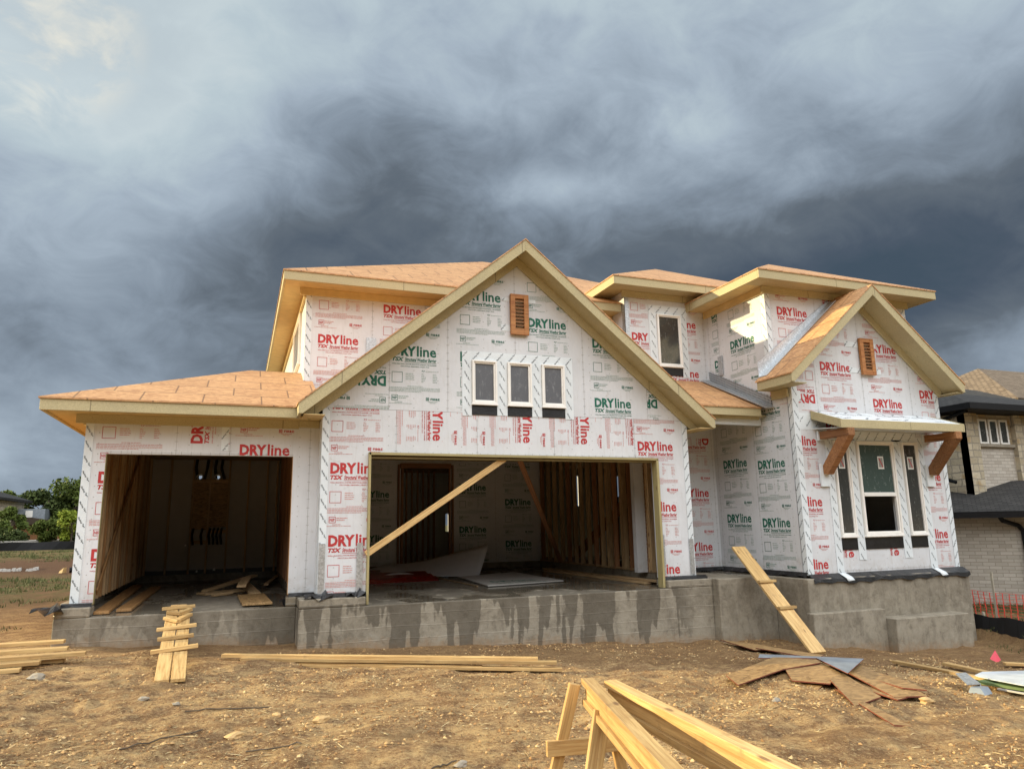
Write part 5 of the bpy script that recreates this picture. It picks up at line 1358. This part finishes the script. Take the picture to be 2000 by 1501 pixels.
mb.hexa([(7.95,6.35,zz),(8.10,6.30,zz),(8.30,6.62,zz+.05),(8.15,6.64,zz+.05),(7.95,6.35,zz+.01),(8.10,6.30,zz+.01),(8.30,6.62,zz+.06),(8.15,6.64,zz+.06)])
mb.prism([(8.10,6.30,zz-.04),(8.30,6.62,zz),(8.30,6.62,zz+.05),(8.10,6.30,zz+.01)], (.008,-.004,0))
obj('metal_bracket', mb, 'galvanised', label='small bent metal bracket lying across a pale stub of wood at the right', cat='bracket')
mb = MB(); zz = GB(8.0, 6.3)
mb.prism([(7.92,6.34,zz-.02),(7.86,6.12,zz-.02),(7.90,6.10,zz+.03),(7.97,6.20,zz+.08),(7.98,6.33,zz+.07)], (.16,.03,0)); obj('shingle_scrap', mb, 'grey_sheet', label='small grey scrap half sunk in the dirt beside the metal bracket', cat='scrap')
fl = thing('marker_flag', 'small bright pink marker flag drooping in the dirt at the right', 'flag', (10.67, 8.02, GB(10.67, 8.02)))
zz = GB(10.67, 8.02)
mb = MB(); mb.cyl((10.67,8.02,zz-.05),(10.69,8.01,zz+.20),.003,6); obj('wire', mb, 'black_metal', fl)
mb = MB(); mb.poly([(10.69,8.0,zz+.20),(10.76,7.98,zz+.06),(10.66,7.97,zz+.03)]); mb.poly([(10.69,8.0,zz+.20),(10.66,7.97,zz+.03),(10.60,8.03,zz+.08)])
o = obj('cloth', mb, 'pink_flag', fl); weld(o.data); s_ = o.modifiers.new('s', 'SOLIDIFY'); s_.thickness = .002

# ------------------------------------------------------------------ sawhorses
def sawhorse(label, pf, pn, z=0.0, legs=(), board_=None, wh_=.082):
    t_ = thing('sawhorse', label, 'sawhorse', (pf[0], pf[1], -0.76), 'wooden sawhorses')
    a = Vector((pf[0], pf[1], z)); b = Vector((pn[0], pn[1], z))
    lumber('top_rail', a-Vector((0,0,.019)), b-Vector((0,0,.019)), .080, .038, 'lumber', t_, bevel=.002)
    lumber('web', a-Vector((0,0,.038+wh_/2)), b-Vector((0,0,.038+wh_/2)), .036, wh_, 'lumber', t_, bevel=.002)
    lumber('bottom_rail', a-Vector((0,0,.057+wh_)), b-Vector((0,0,.057+wh_)), .080, .038, 'lumber', t_, bevel=.002)
    for p, q in legs: lumber('leg', p, q, .070, .034, 'lumber', t_, bevel=.002, upv=(0.1, 1, 0))
    if board_: lumber('brace', board_[0], board_[1], .036, .088, 'lumber', t_, bevel=.002)
    return t_
sawhorse('left sawhorse with its splayed end legs and low brace in view', (2.105, 4.30), (1.60, 2.42), 0.0,
         [((2.02, 4.31, -.03), (1.86, 4.42, G(1.86, 4.42)+.02)), ((1.995, 3.93, -.10), (1.83, 3.88, G(1.8, 3.88)+.02)), ((2.20, 4.25, -.10), (2.42, 4.40, G(2.42, 4.4)+.02)), ((1.50, 2.35, -.03), (1.35, 2.2, G(1.4, 2.3))), ((1.72, 2.35, -.03), (1.90, 2.2, G(1.9, 2.3)))],
         ((1.84, 4.36, -.40), (2.42, 4.27, -.40)))
sawhorse('right sawhorse beam running closest to the osb pile', (2.20, 4.18), (2.06, 2.22), 0.0,
         [((2.27, 4.10, -.18), (2.45, 4.2, G(2.45, 4.2)+.02)), ((2.13, 4.12, -.18), (2.05, 4.25, G(2.05, 4.25)+.02)), ((1.98, 2.25, -.05), (1.85, 2.1, -.8)), ((2.15, 2.25, -.05), (2.3, 2.1, -.8))])

# ------------------------------------------------------------------ neighbouring house on the right
nb = thing('neighbour_house', 'finished stone and pale brick house with dark shingle roofs standing at the right edge', 'house', (16.5, 12.5, -1.2))
def uvwall(name, p0, p1, z0, z1, m, th=0.2, label=None, parent=nb):
    p0 = Vector((*p0, 0)); p1 = Vector((*p1, 0)); L = (p1-p0).length; e = (p1-p0)/L; n = Vector((e.y, -e.x, 0))
    mb = MB(); c = [p0+Vector((0,0,z0)), p1+Vector((0,0,z0)), p1+Vector((0,0,z1)), p0+Vector((0,0,z1))]
    mb.poly(c, 0, [(0,z0),(L,z0),(L,z1),(0,z1)])
    bk = [p - n*th for p in c]
    mb.poly(bk[::-1], 0, [(0,z1),(L,z1),(L,z0),(0,z0)])
    for k in range(4):
        j = (k+1) % 4; mb.poly([c[k], bk[k], bk[j], c[j]], 0, [(0,0),(th,0),(th,1),(0,1)])
    return obj(name, mb, m, parent, label)
c0 = Vector((15.72, 11.6)); dv = Vector((-.62, .785)); wl = c0+dv*2.6; wr = c0-dv*4.2
uvwall('wall', wl, wr, -0.98, 0.93, 'brick_pale', label='pale brick lower wall')
uvwall('wall', wl-Vector((.02,.02)), wr-Vector((.02,.02)), -1.6, -0.98, 'stone_base', label='grey foundation strip')
nrm = Vector((-.785, -.62))
def P3(v, z): return (v[0], v[1], z)
e0 = wl+nrm*.42+dv*.3; e1 = wr+nrm*.42-dv*.3; i0 = wl-nrm*2.3+dv*.3; i1 = wr-nrm*2.3-dv*.3
mb = MB(); L_ = (e1-e0).length
mb.poly([P3(e0,1.03),P3(e1,1.03),P3(i1,1.78),P3(i0,1.78)], 0, [(0,0),(L_,0),(L_,3.0),(0,3.0)]); mb.poly([P3(i0,1.73),P3(i1,1.73),P3(e1,0.99),P3(e0,0.99)], 0, [(0,0),(1,0),(1,1),(0,1)])
obj('roof', mb, 'shingle_dark', nb, 'dark lower skirt roof')
mb = MB(); a_, b_ = e0, e1; g_ = nrm*.10
mb.hexa([P3(a_,.89),P3(a_+g_,.89),P3(b_+g_,.89),P3(b_,.89),P3(a_,1.02),P3(a_+g_,1.02),P3(b_+g_,1.02),P3(b_,1.02)]); obj('gutter', mb, 'black_metal', nb)
mb = MB(); mb.hexa([P3(wl+nrm*.01,.90),P3(a_,.90),P3(b_,.90),P3(wr+nrm*.01,.90),P3(wl+nrm*.01,.915),P3(a_,.915),P3(b_,.915),P3(wr+nrm*.01,.915)]); obj('soffit', mb, 'black_metal', nb)
def pt(s, off, z): v = c0-dv*s+nrm*off; return (v[0], v[1], z)
mb = MB(); mb.tube([pt(.28,.45,.92), pt(.33,.38,.83), pt(.62,.10,.72), pt(.70,.07,.60), pt(.70,.07,-1.0)], .048, 8); obj('downspout', mb, 'black_metal', nb)
# upper storey
UX, UY = 16.50, 12.30
uvwall('wall', (UX, 16.0), (UX, UY), 1.2, 3.42, 'stone_rubble', label='left facing upper stone wall')
uvwall('wall', (UX, UY-.001), (UX+.42, UY-.001), 1.2, 3.42, 'stone_rubble', label='stone corner pier')
uvwall('wall', (UX+.42, UY+.12), (UX+1.75, UY+.12), 1.2, 2.62, 'brick_pale', label='pale brick panel under the high windows')
uvwall('wall', (UX+.42, UY+.12), (UX+1.75, UY+.12), 2.64, 3.42, 'stone_rubble', label='shaded band around the high windows')
uvwall('wall', (UX+1.75, UY-.001), (UX+6.0, UY-.001), 1.2, 3.42, 'stone_rubble', label='stone pier at the right edge')
mb = MB(); mb.box((UX+.44, UY+.04, 2.61), (UX+1.73, UY+.16, 2.68)); obj('window_sill', mb, 'stone_base', nb)
for k in range(3):
    x = UX+.60+k*.37
    mb = MB(); mb.box((x-.05, UY+.08, 2.69), (x+.0, UY+.11, 3.30)); mb.box((x+.21, UY+.08, 2.69), (x+.26, UY+.11, 3.30)); mb.box((x, UY+.08, 3.25), (x+.21, UY+.11, 3.30)); mb.box((x, UY+.08, 2.69), (x+.21, UY+.11, 2.73))
    w_ = obj('window', mb, 'vinyl', nb); mb = MB(); mb.box((x, UY+.09, 2.73), (x+.21, UY+.105, 3.25)); obj('pane', mb, 'glass_dark', w_)
def nroof(x0, x1, y0, y1, z, sl, m, label):
    w = x1-x0; d_ = y1-y0; hh = min(w, d_)/2
    A = (x0+hh, y0+hh, z+sl*hh); B = (x1-hh, y0+hh, z+sl*hh) if w >= d_ else (x0+hh, y1-hh, z+sl*hh)
    c = [(x0,y0,z),(x1,y0,z),(x1,y1,z),(x0,y1,z)]; mb = MB()
    polys = ([([0,1],[B,A],(1,0,0)), ([1,2],[B],(0,1,0)), ([2,3],[A,B],(1,0,0)), ([3,0],[A],(0,1,0))] if w >= d_ else
             [([0,1],[A],(1,0,0)), ([1,2],[B,A],(0,1,0)), ([2,3],[B],(1,0,0)), ([3,0],[A,B],(0,1,0))])
    for ci, ex, e_ in polys:
        pts = [Vector(c[i]) for i in ci]+[Vector(p) for p in ex]; e_ = Vector(e_); n_ = (pts[1]-pts[0]).cross(pts[2]-pts[0]).normalized(); s_ = n_.cross(e_)
        mb.poly(pts, 0, [((p-pts[0]).dot(e_), (p-pts[0]).dot(s_)) for p in pts])
    mb.box((x0, y0, z-.03), (x1, y1, z-.005)); return obj('roof', mb, m, nb, label)
nroof(16.13, 25.0, 11.87, 20.6, 3.60, .33, 'shingle_dark', 'dark upper hip roof')
nroof(20.2, 34.0, 13.4, 20.6, 4.15, .50, 'shingle_tan', 'tan higher roof behind')
mb = MB(); mb.box((20.7, 14.0, 3.6), (33.5, 20.0, 4.11)); obj('wall', mb, 'stone_base', nb, 'upper wall under the tan roof')
mb = MB(); mb.box((16.03, 11.77, 3.44), (24, 11.87, 3.585)); mb.box((16.03, 11.871, 3.44), (16.13, 20, 3.585)); mb.box((16.131, 11.871, 3.43), (16.49, 20, 3.45)); mb.box((16.491, 11.871, 3.43), (24, 12.29, 3.45)); obj('gutter', mb, 'black_metal', nb)
mb = MB(); mb.tube([(16.2, 12.0, 3.42), (16.42, 12.9, 3.3), (16.42, 13.1, 3.1), (16.42, 13.1, 1.9), (16.3, 12.6, 1.75)], .045, 8); obj('downspout', mb, 'black_metal', nb)

# orange safety net and stakes, black silt fence
nf = thing('safety_fence', 'red orange plastic safety netting strung in front of the pale brick wall', 'fence', (13.4, 9.9, -.95))
F0, F1 = Vector((13.30, 11.2)), Vector((13.48, 7.6)); mb = MB(); L_ = (F1-F0).length; nV = int(L_/.115)
def fp(s, z): v = F0.lerp(F1, s/L_); return (v.x+.02*math.sin(s*5+z*3), v.y, z+.015*math.sin(s*3.1))
for k in range(nV):
    s_ = k*.115; pts = [fp(s_+.012*math.sin(z*40), z) for z in np.linspace(-1.0, -.47, 8)]
    mb.tube(pts, .0075, 4)
for z in np.linspace(-.98, -.47, 10):
    pts = [fp(s_, z+.008*math.sin(s_*9)) for s_ in np.linspace(0, L_, 26)]; mb.tube(pts, .0035, 4)
obj('net', mb, 'orange_net', nf)
for s_, z1 in ((1.35, -.10), (3.2, -.2)):
    v = F0.lerp(F1, s_/L_); mb = MB(); mb.box((v.x-.03, v.y-.02, -1.2), (v.x-.01, v.y+.02, z1)); obj('stake', mb, 'stake', nf)
sf = thing('silt_fence', 'black silt fence fabric standing between the foundation and the grass on the right', 'fence', (12.9, 9.5, -1.3))
S0, S1 = Vector((13.05, 11.5)), Vector((12.70, 6.0)); mb = MB(); n = 40
for k in range(n):
    p, q = S0.lerp(S1, k/n), S0.lerp(S1, (k+1)/n); w0, w1 = .02*math.sin(k*1.3), .02*math.sin((k+1)*1.3)
    mb.poly([(p.x+w0,p.y,-1.5),(q.x+w1,q.y,-1.5),(q.x-w1,q.y,-.86+w1),(p.x-w0,p.y,-.86+w0)])
o = obj('fabric', mb, 'silt_black', sf); weld(o.data); s_ = o.modifiers.new('s', 'SOLIDIFY'); s_.thickness = .006
for k in range(5):
    p = S0.lerp(S1, .1+.2*k); mb = MB(); mb.box((p.x+.03,p.y-.02,-1.5), (p.x+.06,p.y+.02,-.80)); obj('stake', mb, 'stake', sf)

# ------------------------------------------------------------------ the lot and houses far on the left
fs = thing('silt_fence', 'low black silt fence running across the far side of the empty lot on the left', 'fence', (-20, 70, -.5))
mb = MB(); n = 60
for k in range(n):
    x0_, x1_ = -48+k*.9, -48+(k+1)*.9; mb.poly([(x0_,70.5+.1*math.sin(k),-.8),(x1_,70.5+.1*math.sin(k+1),-.8),(x1_,70.5-.1*math.sin(k+1),.16+.03*math.sin(k*1.7+1.7)),(x0_,70.5-.1*math.sin(k),.16+.03*math.sin(k*1.7))])
o = obj('fabric', mb, 'silt_black', fs); weld(o.data); s_ = o.modifiers.new('s', 'SOLIDIFY'); s_.thickness = .02
mb = MB(); mb.box((-60, 74, -.6), (10, 80, .26)); o = obj('road', mb, 'white_board'); o['kind'] = 'structure'; o['label'] = 'pale street beyond the empty lot'
h1 = thing('stone_house', 'two storey pale stone house with a dark hip roof at the left edge', 'house', (-27, 92, -.5))
def fh(name, mb, m, par, lb=None): return obj(name, mb, m, par, lb)
mb = MB(); x0_, x1_, y0_, y1_ = -42, -23.7, 89, 100
for a_, b_ in (((x0_,y0_),(x1_,y0_)), ((x1_,y0_),(x1_,y1_)), ((x1_,y1_),(x0_,y1_)), ((x0_,y1_),(x0_,y0_))):
    L_ = math.dist(a_, b_); mb.poly([(*a_,-.6),(*b_,-.6),(*b_,4.6),(*a_,4.6)], 0, [(0,0),(L_,0),(L_,5.2),(0,5.2)])
obj('wall', mb, 'stone_blocks', h1)
mb = MB(); mb.box((x0_+.1, y0_-.05, -.62), (x1_-.1, y0_+.1, .45)); obj('wall', mb, 'stone_base', h1, 'darker base course')
mb = MB()
for ps in ([(-43,88,4.6),(-23.1,88,4.6),(-29.6,94.5,7.0),(-36,94.5,7.0)], [(-23.1,88,4.6),(-23.1,101,4.6),(-29.6,94.5,7.0)], [(-23.1,101,4.6),(-43,101,4.6),(-36,94.5,7.0),(-29.6,94.5,7.0)], [(-43,101,4.6),(-43,88,4.6),(-36,94.5,7.0)]):
    mb.poly(ps, 0, [(p[0], p[1]+p[2]) for p in ps])
mb.box((-43, 88, 4.35), (-23.1, 101, 4.59)); obj('roof', mb, 'shingle_dark', h1)
for z0_, z1_ in ((.6, 2.2), (2.8, 4.2)):
    mb = MB(); mb.box((-24.9, 88.9, z0_), (-24.1, 89.02, z1_)); w_ = obj('window', mb, 'fascia', h1); mb = MB(); mb.box((-24.8, 88.86, z0_+.12), (-24.2, 88.91, z1_-.12)); obj('pane', mb, 'glass_dark', w_)
h2 = thing('brown_house', 'low brown house half hidden by trees between the stone house and the bright tree', 'house', (-24, 108, -.5))
mb = MB(); mb.box((-25.5, 96, -.5), (-18, 102, 1.8)); obj('wall', mb, 'cedar', h2); mb = MB(); mb.box((-24.0, 97.5, 1.9), (-21, 101, 3.6)); obj('wall', mb, 'grey_sheet', h2, 'grey upper storey')
mb = MB(); mb.prism([(-26, 95.5, 1.8), (-17.5, 95.5, 1.8), (-22, 95.5, 2.6)], (0, 7, 0)); obj('roof', mb, 'shingle_tan', h2)
mb = MB(); mb.box((-22.9, 97.4, 2.65), (-22.2, 97.49, 3.4)); obj('window', mb, 'vinyl', h2)

LQ = {}
def tree(label, x, y, z0, ht, cr, m, seed, trunk=0.14, leafs=2600, group=None, cz=0.62, sz=0.16):
    r = np.random.default_rng(seed); t_ = thing('tree', label, 'tree', (x, y, z0), group)
    mb = MB(); top = Vector((x+r.normal(0, .1)*cr, y, z0+ht*.75))
    base = Vector((x, y, z0-.1)); mid = base.lerp(top, .4)+Vector((r.normal(0,.05), 0, 0))
    mb.cyl(base, mid, trunk, 8, trunk*.75); mb.cyl(mid, top, trunk*.75, 8, trunk*.25)
    cen = []
    for k in range(14):
        a = r.uniform(0, 6.28); rr = cr*math.sqrt(r.random())*.85; zz = z0+ht*(cz+r.uniform(-.30, .30)); f = 1-abs(zz-(z0+ht*cz))/(ht*.45)
        c = Vector((x+rr*math.cos(a)*(.5+.5*f), y+rr*math.sin(a)*(.5+.5*f), zz)); cen.append((c, cr*r.uniform(.25, .48)))
        st = base.lerp(top, r.uniform(.35, .9)); mb.cyl(st, c, trunk*.3, 5, trunk*.06)
    obj('trunk', mb, 'bark', t_)
    V = []; F = []
    for k in range(leafs):
        c, rad = cen[r.integers(len(cen))]; d_ = r.normal(0, 1, 3); d_ /= np.linalg.norm(d_); p = np.array(c)+d_*rad*r.random()**.45*np.array([1, 1, .8])
        u = r.normal(0, 1, 3); u /= np.linalg.norm(u); w = np.cross(u, r.normal(0, 1, 3)); w /= np.linalg.norm(w); s_ = sz*r.uniform(.6, 1.3); i = len(V)
        V += [p-u*s_, p+w*s_*.5, p+u*s_, p-w*s_*.5]; F.append([i, i+1, i+2, i+3])
    mb = MB(); mb.v = V; mb.f = F; mb.m = [0]*len(F); obj('crown', mb, m, t_)
    return t_
GR = 'trees beyond the empty lot'
tree('bright yellow green young tree just left of the garage corner', -13.5, 72.5, -.3, 3.5, 1.15, 'leaf_bright', 1, .09, 3600, GR, .5, .14)
tree('darker small tree directly left of the bright yellow green tree', -15.5, 74, -.3, 3.3, 1.35, 'leaf_mid', 2, .09, 3600, GR, .5, .14)
tree('mid green tree growing against the right side of the stone house', -19.9, 80, -.3, 4.4, 1.35, 'leaf_mid', 3, .12, 4200, GR, .5, .17)
tree('dark bush like tree below the mid green tree by the stone house', -18.7, 75, -.3, 1.7, 1.5, 'leaf_dark', 4, .1, 2600, GR, .5, .15)
tree('large bright crowned tree rising directly behind the garage corner', -17.6, 100, -.3, 8.0, 4.0, 'leaf_mid', 5, .25, 9000, GR, .56, .24)
tree('dark tree in the middle of the far tree line', -22.0, 102, -.3, 6.7, 3.2, 'leaf_dark', 6, .25, 8000, GR, .52, .24)
tree('dark rounded tree above the brown house', -28.6, 112, -.3, 7.0, 3.4, 'leaf_mid', 7, .25, 7000, GR, .54, .24)
tree('thin topped tree peeking over the roof of the stone house', -33.2, 118, -.3, 8.0, 2.6, 'leaf_mid', 8, .25, 3000, GR, .62, .28)
tree('dark leafy branch tree cut off by the left picture edge', -25.0, 74, -.3, 4.6, 1.0, 'leaf_dark', 9, .12, 1800, GR, .68, .2)
tree('low dark shrub at the foot of the bright tree', -12.6, 73.5, -.3, 1.3, 1.5, 'leaf_dark', 10, .08, 1500, GR, .45, .16)
for k, (x, y, hh) in enumerate(((-32, 120, 7), (-37, 118, 8), (-44, 122, 8), (-14, 116, 7.5), (-9, 112, 7.5), (-3, 115, 8))):
    tree(['dense dark tree far left behind the stone house', 'tall tree further left behind the stone house', 'leftmost tree of the far line', 'far tree hidden behind the garage corner', 'far tree behind the garage', 'far tree deep behind the house'][k], x, y, -.3, hh, 3.4, 'leaf_dark', 20+k, .25, 2600, GR, .6, .3)

def tufts(name, n, xr, yr, h0, h1, seed, label, cond=None):
    r = np.random.default_rng(seed); V = []; F = []
    x = r.uniform(*xr, n); y = yr[0]+(yr[1]-yr[0])*r.random(n)**1.6; z = gz(x, y); d_ = vnoise(x, y, 1.7, 3)
    for k in range(n):
        if d_[k] < 0.02 or (cond and not cond(x[k], y[k])): continue
        for b_ in range(3):
            a = r.uniform(0, 6.28); h_ = r.uniform(h0, h1)*(1-.35*(y[k] < 25)); w = .007*(1+y[k]/30); bx = x[k]+r.normal(0, .05); by = y[k]+r.normal(0, .05); i = len(V)
            V += [(bx-w*math.cos(a), by-w*math.sin(a), z[k]-.01), (bx+w*math.cos(a), by+w*math.sin(a), z[k]-.01), (bx+r.normal(0, .4)*h_, by+r.normal(0, .4)*h_, z[k]+h_)]; F.append([i, i+1, i+2])
    mb = MB(); mb.v = V; mb.f = F; mb.m = [0]*len(F); return obj(name, mb, 'grass_blade', label=label, cat='grass', kind='stuff')
tufts('grass', 16000, (-17, -2.6), (17, 66), .04, .16, 1, 'thin weeds and grass growing over the empty lot on the left', lambda x, y: (17 < y < 27 or y > 42) and -x*3.2 < y+6)
tufts('grass', 2500, (12.9, 16.0), (7.5, 12.5), .04, .11, 2, 'short green grass behind and around the black silt fence')
tufts('grass', 700, (10.8, 12.7), (7.0, 9.4), .03, .09, 4, 'sparse green weeds on the dirt near the pink flag')
tufts('grass', 900, (-6, -2.5), (11.6, 14.5), .03, .10, 6, 'pale weeds beside the left corner of the foundation')
# debris on the lot
mb = MB(); r = random.Random(4)
for k in range(26):
    x = -8.6+1.2*r.random(); y = 33.6+1.0*r.random(); z = -.5+.03*r.random(); s_ = .03+.06*r.random()
    mb.hexa([(x-s_,y-s_,z-s_),(x+s_,y-s_*.8,z-s_),(x+s_*.9,y+s_,z-s_),(x-s_,y+s_*.7,z-s_),(x-s_*.6,y-s_*.7,z+s_*.7),(x+s_*.7,y-s_*.6,z+s_*.6),(x+s_*.6,y+s_*.7,z+s_*.8),(x-s_*.7,y+s_*.5,z+s_*.6)])
obj('rubble_heap', mb, 'white_board', label='low heap of white rubble on the brown lot at the left', cat='rubble', kind='stuff')
mb = MB(); mb.cyl((-5.7,30.9,-.42),(-4.2,31.2,-.40),.10,10); obj('pipe', mb, 'black_metal', label='dark pipe lying on the brown lot beside the garage corner', cat='pipe')
mb = MB(); mb.hexa([(-5.98,30.6,-.5),(-5.85,30.5,-.5),(-5.75,30.7,-.5),(-5.9,30.75,-.5),(-5.95,30.6,-.42),(-5.82,30.55,-.32),(-5.75,30.66,-.30),(-5.9,30.72,-.40)]); obj('wood_chunk', mb, 'lumber', label='yellow wood chunk at the end of the dark pipe on the lot', cat='wood')
pl_ = thing('brick_pallet', 'stack of grey brown bricks with a white top at the left edge of the lot', 'brick stack', (-11.6, 37, -.5))
mb = MB()
for k in range(8):
    for j in range(5): mb.box((-12.4+j*.31+.02*(k % 2), 36.4, -.45+k*.11), (-12.4+j*.31+.29+.02*(k % 2), 37.2, -.45+k*.11+.1))
obj('bricks', mb, 'stone_base', pl_); mb = MB(); mb.box((-12.42, 36.38, .44), (-10.83, 37.22, .47)); obj('cover', mb, 'white_board', pl_)
# rocks and sticks lying on the foreground dirt
rk = [(0.05, 6.55, .05, 'tan'), (-.75, 7.9, .035, ''), (.4, 7.0, .03, ''), (-1.9, 9.2, .07, ''), (.75, 6.7, .05, ''), (-.45, 7.6, .03, ''), (2.9, 5.9, .035, ''), (5.2, 6.3, .04, ''), (6.9, 6.0, .07, ''), (1.6, 5.4, .04, '')]
wh = ['reddish rock alone on the lower left dirt', 'small brown clod left of the ramp foot', 'pale stone below the ramp', 'dark clod near the left foundation corner', 'flat pale stone on the lit dirt below the ramp', 'small dark stone beside a twig', 'tiny pale stone in the middle ground', 'little white stone in front of the osb pile', 'lumpy clod at the right end of the osb pile', 'pale pebble left of the sawhorses']
for k, (x, y, s_, c_) in enumerate(rk):
    r = np.random.default_rng(90+k); bm_ = bmesh.new(); bmesh.ops.create_icosphere(bm_, subdivisions=2, radius=s_)
    ph = r.uniform(0, 6, 6)
    for v in bm_.verts:
        q = v.co/s_; f_ = 1+.22*math.sin(3*q.x+ph[0])*math.sin(2.5*q.y+ph[1])+.16*math.sin(5*q.z+ph[2]+2*q.x); v.co = Vector((q.x*1.25, q.y*.9, q.z*.62))*f_*s_ + Vector((x, y, G(x, y)+s_*.3))
    mb = MB(); bm_.verts.index_update(); mb.v = [tuple(v.co) for v in bm_.verts]; mb.f = [[v.index for v in f.verts] for f in bm_.faces]; mb.m = [0]*len(mb.f); bm_.free()
    obj('rock', mb, ['clod', 'stone_base'][k % 2], label=wh[k], cat='rock', group='loose rocks on the foreground dirt')
tw = [((-.35, 7.35), (.35, 7.30), 'dark twig lying on the dirt below and left of the ramp'), ((-.75, 6.30), (-.2, 6.72), 'long dark twig in the lower left corner'), ((.15, 6.15), (.55, 6.12), 'dark twig at the bottom left, right of the reddish rock'), ((1.35, 5.35), (1.6, 5.5), 'short twig in the lit dirt near the bottom middle')]
for p, q, lb in tw:
    mb = MB(); pts = []; r = random.Random(lb)
    for k in range(9):
        f_ = k/8; x = p[0]+(q[0]-p[0])*f_+r.uniform(-.015, .015); y = p[1]+(q[1]-p[1])*f_+r.uniform(-.02, .02); pts.append((x, y, G(x, y)+.012))
    mb.tube(pts, .006, 5); obj('twig', mb, 'bark', label=lb, cat='twig', group='twigs on the foreground dirt')
